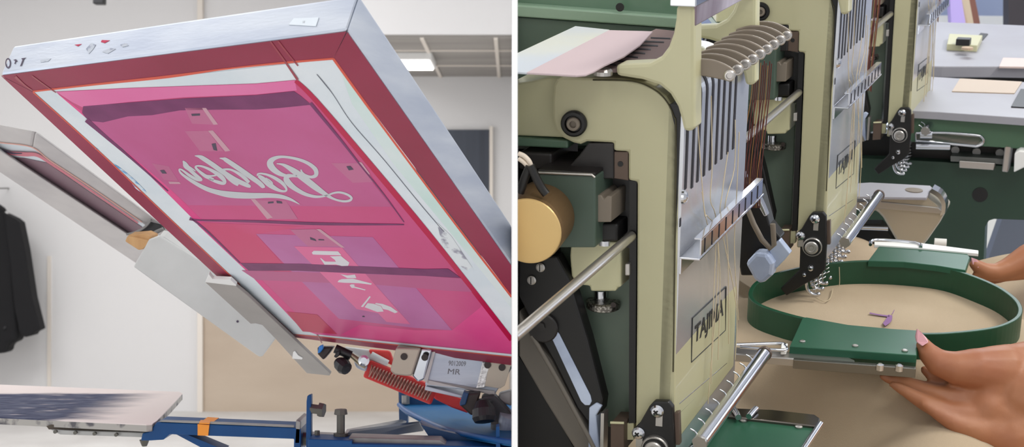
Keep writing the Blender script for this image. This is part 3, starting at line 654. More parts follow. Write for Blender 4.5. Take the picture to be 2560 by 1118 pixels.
def lbox(f0, f1, r0, r1, u0, u1, mb=None):
    mb = mb or MB(); mb.prism([L(f0, r0, u0), L(f1, r0, u0), L(f1, r1, u0), L(f0, r1, u0)], Uv * (u1 - u0)); return mb
def rod(p, q, rad, n=14, mb=None):
    mb = mb or MB(); mb.tube([L(*p), L(*q)], rad, n); return mb
def U_(p, r=0.): return side(p, r)[2]
def F_(p, r=0.): return side(p, r)[0]

ff = F_((1697, 640))                       # faceplate plane
WD = front((1855, 560), ff)[1]             # faceplate width
PX = 1.1 / FPX                             # one pixel on the near side of the first head

def build_head():
    loc = L(F_((1640, 1100)), 0, U_((1640, 1100)))
    t = thing('embroidery_unit', loc, 'nearest cream embroidery head, with gold motor cap and pink card on its top', 'embroidery head', 'cream embroidery heads along the machine')
    # arm plate with the long front column
    arm = [(1381, 250), (1384, 212), (1392, 198), (1404, 193), (1480, 194), (1560, 198), (1602, 206), (1636, 220), (1664, 242), (1683, 272), (1693, 312), (1696, 350), (1692, 640), (1686, 1000), (1683, 1118), (1588, 1118), (1591, 760), (1592, 455), (1570, 452), (1570, 380), (1533, 378), (1533, 358), (1466, 355), (1450, 362), (1432, 358), (1404, 344), (1388, 324), (1381, 296)]
    sidep(arm, 0, WD * .96).obj('arm', M_cream, t, bevel=.0022)
    ln = MB(); ln.tube([LW(side(p, -.0006)) for p in cr([(1482, 200), (1580, 203), (1632, 222), (1664, 250), (1684, 290), (1690, 335), (1687, 640), (1683, 930)], 6)], .0006, 6); ln.obj('seam', mat('dark seam', (70, 66, 44), .7), t)
    # cream body running back behind the plate
    sidep([(1150, 330), (1150, 270), (1260, 215), (1362, 196), (1420, 196), (1420, 345), (1296, 340)], .012, WD * .9).obj('arm_body', M_cream2, t, bevel=.002)
    sidep([(1150, 344), (1296, 344), (1420, 352), (1420, 372), (1296, 366), (1150, 362)], .008, WD * .9).obj('arm_base', M_gbeam, t, bevel=.002)
    MB().lathe(LW(side((1436, 308), -.0002)), -Nv, [(0, 33 * PX), (.003, 33 * PX), (.0045, 29 * PX), (.0046, 22 * PX), (.002, 20 * PX)], 32).obj('bolt_washer', M_black, t)
    MB().lathe(LW(side((1436, 308), -.001)), -Nv, [(0, 17 * PX), (.005, 17 * PX), (.006, 15 * PX), (.0061, 9 * PX), (.003, 8 * PX)], 24).obj('bolt_head', M_grey, t)
    # thread stand post (two, joined by the tension bar)
    post = [(1690, 14), (1736, 14), (1736, 318), (1730, 330), (1708, 329), (1702, 300), (1693, 268), (1674, 236), (1648, 214), (1604, 200), (1540, 190), (1538, 162), (1580, 160), (1622, 158), (1652, 142), (1670, 118), (1682, 85), (1688, 50)]
    for k, r in enumerate((-.012, WD * .86)):
        sidep([p for p in post], -.012, .008).obj('stand_post', M_cream, t, bevel=.003) if k == 0 else MB().prism([L(side(p, -.012)[0], r, side(p, -.012)[2]) for p in post], Rv * .014).obj('stand_post', M_cream2, t, bevel=.003)
    fp = F_((1736, 60), -.012); u0, u1 = U_((1738, 66), -.012), U_((1738, 14), -.012)
    lbox(fp - .012, fp + .0006, -.010, WD * 1.15, u0, u1 + .02).obj('tension_bar', M_trimcap, t, bevel=.0008)
    lbox(fp - .018, fp + .002, -.016, WD * 1.15, u1 - .0005, u1 + .006).obj('tension_bar_cap', M_chrome, t, bevel=.001)
    # faceplate with rolled top, one profile along the row
    ub, ut = U_((1690, 1180)), U_((1700, 262)); ra = .019
    prof = [(ff, ub), (ff, ut)] + [(ff - ra * (1 - math.cos(a)), ut + ra * math.sin(a)) for a in [i * math.pi / 16 for i in range(1, 9)]]
    inner_ = [(f - .003, u - (.003 if u > ut else 0)) for f, u in prof][::-1]
    fpm = MB().prism([L(f, .002, u) for f, u in prof + inner_], Rv * (WD - .002)).obj('faceplate', M_sheet, t)
    lbox(ff - .012, ff - .003, .0, WD * .99, ub, ut).obj('faceplate_backing', M_black, t)
    # thread slots
    xs = [1713, 1729, 1743, 1759, 1774, 1789, 1803, 1818, 1832]
    ys = [473, 470, 455, 440, 425, 410, 398, 385, 373]
    for x, y in zip(xs, ys):
        q = front((x, y), ff); w = .0024; pr = [(ff + .0004, q[2])] + [(f + (.0004 if u <= ut + 1e-6 else .0003), u + (0.0003 if u > ut else 0)) for f, u in prof[1:]]
        mb = MB(); vs = [L(f, q[1] - w, u) for f, u in pr] + [L(f, q[1] + w, u) for f, u in pr]; n = len(pr)
        mb.add(vs, [[i, i + 1, n + i + 1, n + i] for i in range(n - 1)]); mb.obj('thread_slot', M_slot, t, solid=.0004)
    # reflection lines of the lower bend, drawn as chrome rods, and the maker's plate
    mb = MB(); mb.tube([LW(front(p, ff + .0005)) for p in [(1697, 1010), (1816, 908)]], .0007, 6); mb.tube([LW(front(p, ff + .0005)) for p in [(1697, 1034), (1812, 922)]], .0005, 6); mb.obj('bend_glint', M_chrome, t)
    q = [front(p, ff + .0004) for p in [(1728, 906), (1813, 826), (1815, 717), (1731, 796)]]
    mb = MB(); e = .0012
    for i in range(4):
        a, b = V(q[i]), V(q[(i + 1) % 4]); mb.tube([L(*a), L(*b)], .0006, 6)
    mb.obj('nameplate_border', M_print, t)
    text_on('TAJIMA', [LW(front(p, ff + .0004)) for p in [(1737, 872), (1808, 802), (1809, 744), (1738, 816)]], 'nameplate_letters', M_print, t, (0, 0, 0), .12, .022)
    MB().lathe(LW(front((1705, 492), ff)), Fv, [(0, .006), (.002, .006), (.0042, .004), (.005, .001)], 20).obj('face_screw', M_chrome, t)
    lbox(ff, ff + .0006, front((1698, 560), ff)[1], front((1698, 560), ff)[1] + .003, U_((1698, 566)), U_((1698, 545))).obj('face_notch', M_slot, t)
    # thread guide, a stepped chrome comb
    ug0, ug1 = U_((1700, 688)), U_((1700, 644)); fo = F_((1749, 640))
    ug2, ug3 = U_((1749, 642)), U_((1749, 604))
    rE = front((1907, 462), fo)[1]; rF = front((1862, 528), ff)[1]
    g = lbox(ff, ff + .002, .001, rF, ug0, ug1)
    lbox(ff, fo, .001, rF, ug1 - .002, ug1, g); lbox(fo - .0015, fo, .004, rE, ug2 - .001, ug3, g)
    gd = g.obj('thread_guide', M_chrome, t, bevel=.0005)
    mb = MB(); lbox(fo - .006, fo, .004, rE, ug3, ug3 + .0012, mb); mb.obj('guide_lip', M_chrome, gd)
    for i in range(9):
        r = .012 + (rE - .02) * i / 8.5
        lbox(fo, fo + .0005, r, r + .0012, ug3 - .013, ug3 - .001).obj('guide_notch', M_slot, gd)
    # take-up levers
    ends = [(1824, 189), (1842, 175), (1857, 162), (1872, 150), (1886, 140), (1900, 129), (1914, 119), (1926, 110), (1938, 100)]
    fe, _, ue = side((1824, 189), .004); lp = [(1700, 158), (1738, 148), (1784, 151), (1822, 167), (1838, 182)]
    lo = [(1836, 196), (1824, 204), (1800, 199), (1740, 188), (1700, 186)]
    # keep the lever's outline and step it along the row
    lev = [side(p, .004) for p in cr(lp, 3) + cr(lo, 3)]
    for i, e in enumerate(ends):
        r = .004 + (WD * .93) * i / 8
        lv = MB().prism([L(q[0], r, q[2]) for q in lev], Rv * .0035).obj('take_up_lever', M_lever, t, bevel=.001)
        MB().lathe(L(fe, r, ue), -Nv, [(-.004, 14 * PX), (.0012, 14 * PX), (.002, 11 * PX), (.0021, 8 * PX), (.0002, 7 * PX)], 18).obj('lever_eye', M_steelr, lv)
    # slotted cover behind the levers
    uc = U_((1530, 168)); cv = topp([(1420, 178), (1540, 172), (1640, 168), (1688, 152), (1700, 110), (1694, 78), (1640, 72)], uc, .003).obj('slotted_cover', mat('dull pink cover', (128, 112, 110), .95, spec=.05), t)
    for a, b in [((1633, 94), (1676, 96)), ((1616, 103), (1660, 105)), ((1600, 112), (1645, 114)), ((1585, 121), (1627, 123)), ((1572, 130), (1613, 133)), ((1560, 139), (1595, 143)), ((1545, 151), (1572, 154)), ((1530, 160), (1540, 162))]:
        topp([(a[0] - 6, a[1] - 1.5), (b[0], b[1] - 1.5), (b[0], b[1] + 1.5), (a[0] - 6, a[1] + 1.5)], uc + .0004, .0006).obj('cover_slot', M_slot, cv)
    MB().lathe(LW(top((1508, 178), uc)), Uv, [(-.003, .0075), (0, .0075), (.002, .006), (.0022, .002)], 16).obj('cover_screw', M_steelr, t)
    # housing and black castings in the crook of the arm
    sidep([(1346, 436), (1484, 440), (1488, 446), (1488, 620), (1346, 620)], -.018, .05).obj('motor_housing', M_gdark, t, bevel=.0015)
    mb = MB(); mb.tube([LW(side(p, -.0186)) for p in [(1346, 432), (1480, 437), (1487, 444)]], .0012, 6); mb.obj('housing_edge', M_steelr, t)
    mb = MB(); a = [LW(side(p, -.017)) for p in [(1344, 424), (1488, 432), (1488, 441), (1344, 437)]]; mb.prism(a, Rv * .06); mb.obj('housing_lid', M_soot, t, bevel=.001)
    mb = MB(); mb.prism([LW(side(p, 0)) for p in [(1416, 424), (1450, 385), (1470, 358), (1534, 358), (1534, 448), (1500, 448), (1416, 428)]], Rv * .05); mb.obj('gear_block', M_soot, t, bevel=.002)
    sidep([(1296, 380), (1380, 384), (1380, 428), (1296, 424)], .004, .06).obj('rear_block', M_soot, t, bevel=.002)
    sidep([(1480, 430), (1592, 452), (1592, 620), (1480, 620)], .020, .06).obj('gear_casting', M_soot, t)
    sidep([(1533, 379), (1571, 380), (1571, 452), (1533, 446)], .002, .012).obj('brake_plate', M_brownp, t, bevel=.0006)
    MB().lathe(LW(side((1551, 410), .0019)), -Nv, [(0, 7 * PX), (.0006, 7 * PX)], 16).obj('brake_plate_hole', M_black, t)
    sidep([(1489, 488), (1502, 488), (1509, 498), (1517, 490), (1529, 491), (1527, 556), (1488, 556)], -.012, .02).obj('sensor_block', M_grey, t, bevel=.0008)
    lk = MB(); lk.lathe(LW(side((1482, 572), -.006)), -Nv, [(-.03, 17 * PX), (.004, 17 * PX), (.005, 14 * PX)], 18); lk.obj('link_pin', M_black, t)
    sidep([(1500, 560), (1545, 560), (1545, 604), (1500, 604)], -.002, .03).obj('link_block', M_black, t, bevel=.002)
    MB().tube([LW(side((1512, 600), .008)), LW(side((1512, 612), .008))], .0055).obj('link_collar', M_chrome, t)
    cb = sidep([(1426, 618), (1432, 606), (1462, 603), (1552, 606), (1553, 718), (1542, 720), (1540, 729), (1476, 729), (1474, 716), (1440, 712), (1428, 690), (1424, 640)], .006, .05).obj('ivory_block', M_cream2, t, bevel=.002)
    MB().tube([LW(side((1502, 725), .026)), LW(side((1502, 752), .026))], .0058, 16).obj('knob_shaft', M_chrome, t)
    k = MB().lathe(LW(side((1508, 770), .026)), Uv, [(0, .0132), (.001, .0145), (.0062, .0145), (.0072, .013), (.0073, .004)], 36).obj('knurled_knob', mat('knurled steel', (176, 172, 164), .35, .9, c2=(110, 106, 100), scale=420, contrast=(.46, .54)), t)
    MB().lathe(LW(side((1534, 762), .011)), -Nv, [(0, .0024), (.0008, .0024)], 10).obj('knob_grub_screw', M_brown, k)
    sidep([(1200, 372), (1490, 372), (1560, 640), (1560, 1140), (1200, 1140)], .084, .095).obj('back_panel', M_black, t)
    # black edging strip and green column
    sidep([(1574, 452), (1592, 452), (1588, 1060), (1572, 1060)], .004, .03).obj('edge_strip', M_black, t)
    sidep([(1400, 620), (1580, 620), (1578, 1060), (1540, 1075), (1500, 1060), (1400, 760)], .030, .08).obj('green_column', mat('green column enamel', (112, 128, 114), .4, c2=(104, 120, 106), scale=9, bump=.06, bscale=220), t, bevel=.001)
    MB().lathe(LW(side((1560, 769), .033)), -Nv, [(0, .003), (.0012, .003), (.0013, .0016)], 14).obj('column_screw', M_soot, t)
    sidep([(1562, 660), (1574, 660), (1574, 690), (1562, 690)], .0, .02).obj('limit_stop', M_steelr, t, bevel=.001)
    # slotted black lever at the back of the column
    sidep([(1296, 640), (1390, 640), (1424, 700), (1470, 850), (1508, 1000), (1504, 1030), (1470, 1060), (1440, 1020), (1380, 900), (1340, 830), (1296, 740)], .0, .014).obj('slotted_lever', M_black, t, bevel=.002)
    sidep([(1375, 838), (1381, 829), (1391, 828), (1398, 836), (1476, 990), (1479, 1004), (1474, 1014), (1462, 1014), (1452, 1004)], -.0012, .0).obj('lever_slot_bar', M_blueglow, t, bevel=.0006)
    sidep([(1296, 776), (1330, 840), (1380, 900), (1500, 1130), (1440, 1130), (1360, 1000), (1296, 890)], .004, .020).obj('grey_lever', mat('grey painted link', (112, 106, 98), .5), t, bevel=.002)
    sidep([(1296, 890), (1370, 1005), (1440, 1130), (1296, 1130)], .008, .02).obj('rear_plate', M_black, t)
    MB().tube([LW(side(p, -.002)) for p in [(1330, 838), (1400, 960), (1470, 1090), (1490, 1130)]], .002, 8).obj('lever_rib', mat('grey painted link', (112, 106, 98), .5), t)
    MB().lathe(LW(side((1358, 820), -.002)), -Nv, [(-.006, 40 * PX), (.001, 40 * PX), (.002, 36 * PX)], 24).obj('lever_boss', M_soot, t)
    MB().lathe(LW(side((1352, 816), -.004)), -Nv, [(0, 13 * PX), (.002, 13 * PX), (.0021, 7 * PX)], 6).obj('boss_nut', M_soot, t)
    for p, r in (((1330, 700), 12), ((1352, 668), 12)):
        s_ = MB().lathe(LW(side(p, -.0005)), -Nv, [(0, r * PX), (.0016, r * PX), (.0022, r * PX * .7)], 18).obj('plate_screw', M_steelr, t)
        c = V(side(p, -.0005)); MB().box(L(c.x, c.y - .0023, c.z), Fv * .0004, Rv * .0002, Uv * r * PX * .8).obj('screw_slot', M_black, s_)
    sidep([(1472, 1020), (1490, 1008), (1504, 1016), (1490, 1040), (1500, 1130), (1470, 1130)], -.002, .01).obj('picker_blade', M_blueglow, t, bevel=.001)
    sidep([(1502, 1034), (1510, 1034), (1508, 1130), (1500, 1130)], -.006, .004).obj('picker_rod', M_steelr, t)
    sidep([(1526, 1058), (1560, 1060), (1560, 1130), (1526, 1130)], -.004, .02).obj('clamp_plate', M_brownp, t, bevel=.0006)
    mb = MB(); mb.tube([LW(side(p, -.0045)) for p in [(1526, 1057), (1560, 1058)]], .0012, 6); mb.obj('clamp_edge', M_cream2, t)
    sidep([(1556, 1060), (1584, 1058), (1584, 1100), (1556, 1100)], .004, .012).obj('clamp_tab', M_cream2, t)
    # presser bracket (traced on the second head, one spacing further on)
    def s2(pts, r0, r1):
        return MB().prism([L(q[0], q[1] - SP_, q[2]) for q in [side(p, SP_ + r0) for p in pts]], Rv * (r1 - r0))
    def l2(p, r): q = side(p, SP_ + r); return L(q[0], q[1] - SP_, q[2])
    s2([(2022, 541), (2031, 531), (2057, 531), (2065, 541), (2066, 610), (2062, 675), (2045, 694), (2010, 712), (1966, 740), (1951, 722), (1998, 676), (2000, 616), (1993, 598), (1994, 582), (2004, 572)], -.010, -.004).obj('presser_bracket', M_black, t, bevel=.0012)
    P2 = PX * 1.416
    s2([(2066, 553), (2075, 551), (2075, 612), (2066, 612)], -.006, .0).obj('guide_edge', M_brownp, t, bevel=.0006)
    for p, r in (((2037, 548), 12.5), ((2001, 590), 12), ((2027, 670), 8.5), ((2011, 686), 6)):
        c = l2(p, -.010); s_ = MB().lathe(c, -Nv, [(0, r * P2), (.0018, r * P2), (.0036, r * P2 * .75), (.004, r * P2 * .3)], 20).obj('bracket_screw', M_chrome, t)
        x = MB(); a = r * P2 * .5
        x.box(c - Rv * .0040, (Fv + Uv) * a * .6, Rv * .0003, (Fv - Uv) * a * .18); x.box(c - Rv * .0040, (Fv - Uv) * a * .6, Rv * .0003, (Fv + Uv) * a * .18)
        x.obj('screw_recess', M_black, s_)
    for p in ((2040, 566), (2002, 606)):
        c = l2(p, -.0101); MB().box(c, Fv * .0028, Rv * .0006, Uv * .005).obj('bracket_slot', M_steelr, t)
    c = l2((2031, 616), -.010)
    rg = MB().lathe(c, -Nv, [(0, 25 * P2), (.004, 25 * P2), (.005, 23.5 * P2), (.005, 22 * P2), (.003, 21 * P2)], 32).obj('roller_ring', M_steelr, t)
    MB().lathe(c - Rv * .003, -Nv, [(0, 22 * P2), (.0015, 22 * P2)], 28).obj('roller_gap', M_black, rg)
    MB().lathe(c - Rv * .004, -Nv, [(0, 17 * P2), (.003, 17 * P2), (.004, 15 * P2), (.0041, 11 * P2), (.0025, 10 * P2), (.0025, 6 * P2), (.0032, 5 * P2)], 28).obj('roller_pin', M_steelr, rg)
    # needles: presser feet with springs
    for i in range(9):
        r = .0 + WD * .88 * i / 8
        def n2(p): q = side(p, SP_); return L(q[0], r, q[2])
        MB().tube([n2(p) for p in cr([(2010, 640), (2014, 700), (2018, 722), (2026, 733), (2038, 737), (2046, 736)], 4)], .0022, 8).obj('presser_foot', M_chrome, t)
        MB().ball(n2((2046, 736)), .0028, 8).obj('presser_tip', M_chrome, t)
        a, b = n2((2030, 655)), n2((2036, 722)); d = b - a; pts = []
        w = d.normalized(); u = w.orthogonal().normalized(); v = w.cross(u)
        for k in range(7 * 8 + 1): an = k / 8 * 2 * math.pi; pts.append(a + d * (k / 56) + (u * math.cos(an) + v * math.sin(an)) * .0042)
        MB().tube(pts, .0008, 5).obj('needle_spring', M_chrome, t)
        MB().tube([n2((2032, 620)), n2((2037, 738))], [.0014, .0007], 6).obj('needle', M_steelr, t)
    # chrome roller along the foot of the faceplate
    q0 = side((2113, 605), SP_ - .004); q0 = (q0[0], -.004, q0[2])
    q1 = None; best = 1e9
    for k in range(60):
        r = SP_ + .02 + .003 * k; w = L(q0[0], r, q0[2]) - CAM; px = (CX + w.x / w.y * FPX)
        if abs(px - 2197) < best: best = abs(px - 2197); q1 = (q0[0], r - SP_, q0[2])
    rl_ = rod(q0, q1, .0066, 20).obj('thread_roller', M_chrome, t)
    rod((q0[0], q0[1] - .003, q0[2]), (q0[0], q0[1], q0[2]), .0068, 6).obj('roller_nut', M_steelr, rl_)
    rod((q1[0], q1[1], q1[2]), (q1[0], q1[1] + .004, q1[2]), .0072, 16).obj('roller_cap', M_brownp, rl_)
    for k in range(9):
        c = (q0[0] - .008, .006 + WD * .9 * k / 8, q0[2] + .004)
        MB().tube([L(c[0] - .004, c[1], c[2] + .002), L(*c), L(c[0] + .003, c[1], c[2] - .004)], .0007, 6).obj('guide_hook', M_chrome, t)
    # drive shaft that runs to this head from the one before
    qa = side((1577, 592), .0); dl = .873
    w0 = LW(qa); r_ = 0
    for k in range(400):
        r = -.001 * k; w = L(qa[0], r, qa[2]) - CAM; x = CX + w.x / w.y * FPX
        # matches the near end of the shaft of the second head
        w2 = L(qa[0], r + SP_, qa[2]) - CAM
        if CX + w2.x / w2.y * FPX < 1858: r_ = r; break
    sh = rod((qa[0], r_, qa[2]), (qa[0], .002, qa[2]), 12.5 * PX, 20).obj('drive_shaft', M_steelr, t)
    rod((qa[0], r_ - .006, qa[2]), (qa[0], r_, qa[2]), 13.5 * PX, 20).obj('shaft_cap', mat('rust cap', (92, 60, 44), .5), sh)
    # threads over the faceplate and a rust-coloured bundle behind its far edge
    th = [[(1742, 190), (1744, 300), (1760, 520), (1768, 540), (1790, 575), (1800, 700), (1795, 900)], [(1778, 240), (1780, 420), (1776, 500), (1790, 560), (1782, 800), (1778, 960)], [(1820, 380), (1806, 480), (1802, 560), (1840, 760), (1838, 900)], [(1838, 300), (1836, 420), (1812, 520), (1820, 640), (1822, 860)], [(1755, 480), (1768, 560), (1796, 640), (1770, 1010)], [(1848, 330), (1842, 480), (1836, 620), (1846, 800)]]
    for j, q in enumerate(th):
        MB().tube([LW(front(p, ff + .006)) for p in cr([(a, b) for a, b in q], 5)], .00045, 5).obj('thread', M_thread, t)
    for j in range(11):
        x = 1866 + j * 4.5
        q = cr([(x + 18, 150 + 6 * j % 17), (x + 12, 240), (x - 2 + (j % 3) * 4, 330), (x - 8, 430), (x - 12, 520)], 5)
        MB().tube([LW(front(p, ff - .012 - .001 * (j % 4))) for p in q], .0006 if j % 4 else .0004, 5).obj('thread', (M_threado, M_threadr, M_threadr, M_threadr)[j % 4], t)
    return t, loc

head, hloc = build_head()
kids = {}
def children(o): return kids.get(o, [])
for o in list(bpy.data.objects):
    if o.parent: kids.setdefault(o.parent, []).append(o)
def copy_tree(o, parent=None):
    c = o.copy(); COL.objects.link(c); c.parent = parent
    for ch in children(o): copy_tree(ch, c)
    return c
h2 = copy_tree(head); h2.location = hloc + Rv * SP_; h2['label'] = 'cream embroidery head whose black presser bracket hangs over the round green hoop'
h3 = copy_tree(head); h3.location = hloc + Rv * SP_ * 2; h3['label'] = 'farthest cream embroidery head, with white paper taped on its faceplate'
# what only the first head shows: its motor, wires, longer shaft
def part(mb, name, m, parent=head, **k): return mb.obj(name, m, parent, **k)
mc = side((1322, 577), -.062)
MB().lathe(LW(mc), -Nv, [(-.056, 90 * PX * .93), (-.004, 90 * PX * .93), (0, 88 * PX * .93)], 48).obj('motor_body', M_goldb, head)
MB().lathe(LW(mc), -Nv, [(0, 84 * PX * .93), (.001, 88 * PX * .93), (.0022, 86 * PX * .93), (.0024, 82 * PX * .93)], 48).obj('motor_cap', M_gold, head)
mw = side((1330, 430), -.05)
for pts in ([(1296, 384), (1310, 390), (1322, 402), (1328, 416)], [(1296, 396), (1308, 404), (1318, 414), (1324, 420)]):
    MB().tube([LW(side(p, -.055)) for p in cr(pts, 5)], .0019, 8).obj('motor_wire', M_wire, head)
MB().tube([LW(side(p, -.058)) for p in cr([(1326, 414), (1338, 440), (1354, 470), (1366, 486)], 5)], .0034, 8).obj('wire_sleeve', M_black, head)
MB().tube([LW(side(p, -.056)) for p in cr([(1325, 416), (1314, 440), (1304, 470), (1300, 482)], 5)], .0034, 8).obj('wire_sleeve', M_black, head)
qa = side((1577, 592), 0.)
for k in range(600):
    w = L(qa[0], -.001 * k, qa[2]) - CAM
    if CX + w.x / w.y * FPX < 1304: break
rod((qa[0], -.001 * k, qa[2]), (qa[0], -.08, qa[2]), 12.6 * PX, 20).obj('shaft_extension', M_steelr, head)
# papers on top of the first head, resting there
uc = U_((1530, 168))
o = topp([(1200, 178), (1297, 180), (1322, 182), (1524, 74), (1438, 65), (1296, 131), (1200, 175)], uc + .004, .0016).obj('cover_sheet', M_film2, None, bevel=.0004)
tag(o, 'frosted white sheet lying flat on top of the nearest embroidery head', 'sheet')
o = topp([(1316, 181), (1440, 188), (1464, 186), (1484, 178), (1510, 163), (1560, 140), (1600, 112), (1632, 78), (1522, 75)], uc + .0085, .0016).obj('cover_card', M_paper, None, bevel=.0005)
tag(o, 'pale pink card with curved edge lying on the nearest embroidery head', 'card')
# paper on the third head
f3 = ff + .004
o = MB().prism([L(*front(p, f3)) for p in [(2311, 60), (2316, 114), (2344, 104), (2366, 75), (2364, 150), (2330, 180), (2309, 174), (2309, 66)]], -Fv * .001).obj('paper_patch', M_white, h3)


# ------------------------------------------------------------------ machine body (green)
t = thing('embroidery_machine', L(.1, SP_, -1.2), 'dark green machine body with steel tables carrying the row of cream heads', 'embroidery machine')
mach = t
sidep([(1150, 30), (1294, 42), (1700, 72), (1730, 74), (1730, 420), (1150, 420)], .20, .225).obj('rear_beam', M_gdark, t, bevel=.002)
sidep([(1150, 2), (1294, 13), (1700, 44), (1730, 46), (1730, 74), (1700, 72), (1294, 42), (1150, 30)], .196, .225).obj('beam_edge', mat('pale green enamel', (128, 152, 132), .35, coat=.3), t, bevel=.003)
sidep([(1150, -90), (1294, -80), (1730, -50), (1730, 46), (1700, 44), (1294, 13), (1150, 2)], .21, .23).obj('beam_top', M_gbeam, t)
MB().lathe(LW(side((1550, 18), .195)), -Nv, [(0, .004), (.0006, .004)], 14).obj('beam_hole', M_black, t)

# hoop, cloth level
tip = side((2037, 738), SP_)
uC = tip[2] - .010
uT = uC + .030
rimpx = [(1872, 742), (1874, 722), (1890, 703), (1925, 686), (1975, 672), (2040, 660), (2120, 652), (2200, 650), (2290, 656), (2370, 668), (2440, 690), (2500, 716), (2540, 744), (2556, 768), (2552, 790), (2526, 808), (2480, 822), (2400, 832), (2320, 836), (2230, 832), (2140, 822), (2060, 808), (1990, 793), (1930, 776), (1890, 760)]
loop = [top(p, uT) for p in rimpx]
loop = [(a, b) for a, b in cr([(q[0], q[1]) for q in loop], 4, True)]
cf = sum(p[0] for p in loop) / len(loop); cR = sum(p[1] for p in loop) / len(loop)
af = (max(p[0] for p in loop) - min(p[0] for p in loop)) / 2; aR = (max(p[1] for p in loop) - min(p[1] for p in loop)) / 2
print('HOOP', cf, cR, af, aR, 'uC', uC, 'WD', WD, 'SP', SP_, 'tip', tip)
th_ = .005
def ring(loop, u0, u1, th):
    n = len(loop); mb = MB(); inn = []
    for i in range(n):
        a, b = loop[i - 1], loop[(i + 1) % n]; d = V((b[0] - a[0], b[1] - a[1])).normalized(); nn = V((-d.y, d.x))
        if (V(loop[i]) - V((cf, cR))).dot(nn) > 0: nn = -nn
        inn.append((loop[i][0] + nn.x * th, loop[i][1] + nn.y * th))
    vs = []
    for src, u in ((loop, u0), (loop, u1), (inn, u1), (inn, u0)): vs += [L(p[0], p[1], u) for p in src]
    fs = []
    for k in range(4):
        for i in range(n):
            j = (i + 1) % n; k2 = (k + 1) % 4; fs.append([k * n + i, k * n + j, k2 * n + j, k2 * n + i])
    mb.add(vs, fs); return mb, inn
t = thing('embroidery_hoop', L(cf, cR, uC), 'round dark green hoop clamping beige cotton, held by two hands', 'embroidery hoop')
hoop = t
rg, inn = ring(loop, uC - .004, uT, th_); rg.obj('outer_ring', M_ghoop, t, bevel=.0008)
fp_ = topp([(2006, 795), (2016, 793), (2120, 812), (2230, 822), (2296, 826), (2292, 889), (1974, 866)], uT + .002, .009).obj('front_plate', M_gplate, t, bevel=.0008)
topp([(1974, 868), (2292, 890), (2291, 898), (1976, 875)], uT - .006, .012).obj('front_plate_rail', M_ghoop, t, bevel=.0008)
topp([(1984, 893), (2290, 916), (2290, 923), (1984, 900)], uT - .006, .010).obj('front_plate_spring', mat('dull spring steel', (128, 124, 116), .3, .9), t, bevel=.0005)
for p in ((2006, 855), (2138, 866), (2262, 878)):
    c = top(p, uT + .002); MB().lathe(L(*c), Uv, [(-.001, .0032), (.0012, .0032), (.0018, .002)], 16).obj('plate_rivet', M_steelr, fp_)
for p in ((2200, 916), (2248, 918)):
    c = top(p, uT - .004); MB().lathe(L(*c), Uv, [(-.004, .004), (.002, .004), (.003, .002)], 12).obj('spring_screw', M_chrome, t)
bp_ = topp([(2170, 652), (2200, 612), (2300, 618), (2414, 628), (2425, 644), (2414, 676), (2340, 664), (2260, 655)], uT + .002, .008).obj('back_plate', M_gplate, t, bevel=.0008)
topp([(2186, 604), (2290, 606), (2446, 626), (2446, 634), (2300, 620), (2186, 612)], uT + .004, .004).obj('back_plate_rail', M_white, t, bevel=.0005)
mb = MB(); mb.tube([L(*top(p, uT + .005)) for p in cr([(2176, 612), (2190, 600), (2290, 608), (2302, 618)], 4)], .0022, 8); mb.obj('back_spring', M_chrome, t)
# clamp arm holding the hoop at the front
t = thing('hoop_arm', L(*top((1990, 900), uT)), 'long flat steel arm gripping the front plate of the green hoop', 'hoop arm')
a = topp([(1700, 856), (1850, 868), (2120, 893), (2136, 900), (2140, 910), (1850, 886), (1700, 874)], uT - .006, .009).obj('bar', M_steelr, t, bevel=.0012)
mb = MB(); mb.tube([L(*top(p, uT + .001)) for p in cr([(1780, 862), (1850, 862), (1950, 859), (1962, 866), (1958, 876), (1850, 868)], 4)], .0018, 8); mb.obj('spring_wire', M_chrome, t)
topp([(1954, 858), (1970, 858), (1966, 874), (1952, 874)], uT + .002, .006).obj('spring_pad', M_white, t, bevel=.001)
# second hoop, under the nearest head
t = thing('embroidery_hoop', L(*top((1900, 1080), uT)), 'green hoop plate with chrome edge below the nearest head', 'embroidery hoop')
topp([(1700, 1034), (1838, 1040), (2028, 1064), (2040, 1066), (1990, 1150), (1900, 1260), (1680, 1230)], uT, .008).obj('back_plate', M_gplate, t, bevel=.0008)
topp([(1826, 1020), (1930, 1024), (2036, 1036), (2050, 1046), (2048, 1066), (2030, 1064), (1838, 1042), (1818, 1040)], uT + .003, .006).obj('plate_rail', mat('dark chrome', (110, 104, 98), .15, 1.), t, bevel=.001)
mb = MB(); mb.tube([L(*top(p, uT + .003)) for p in [(2051, 1060), (2010, 1122), (1960, 1200)]], .003, 8); mb.obj('plate_edge', M_chrome, t)
for p in ((1858, 1053), (1997, 1069)):
    MB().lathe(L(*top(p, uT)), Uv, [(0, .0036), (.0012, .0036), (.002, .002)], 14).obj('plate_rivet', M_steelr, t)
mb = MB(); mb.tube([L(*top(p, uT + .006)) for p in cr([(1830, 1018), (1842, 1034), (1846, 1044)], 3)], .003, 8); mb.tube([L(*top(p, uT + .006)) for p in cr([(1890, 1022), (1882, 1030), (1872, 1042)], 3)], .003, 8); mb.obj('rail_clip', M_chrome, t)
l2_ = [(cf + (p[0] - cf) * .9, cR + (p[1] - cR) * .9) for p in loop]
sc = top((1880, 1180), uT)
lp2 = [(p[0] - cf + sc[0] + .02, p[1] - cR + sc[1] - aR) for p in loop]
o_cf, o_cR = cf, cR
cf, cR = cf - cf + sc[0] + .02, sc[1] - aR
rg2, _ = ring(lp2, uC - .004, uT - .004, th_); rg2.obj('outer_ring', M_ghoop, t, bevel=.0008)
cf, cR = o_cf, o_cR

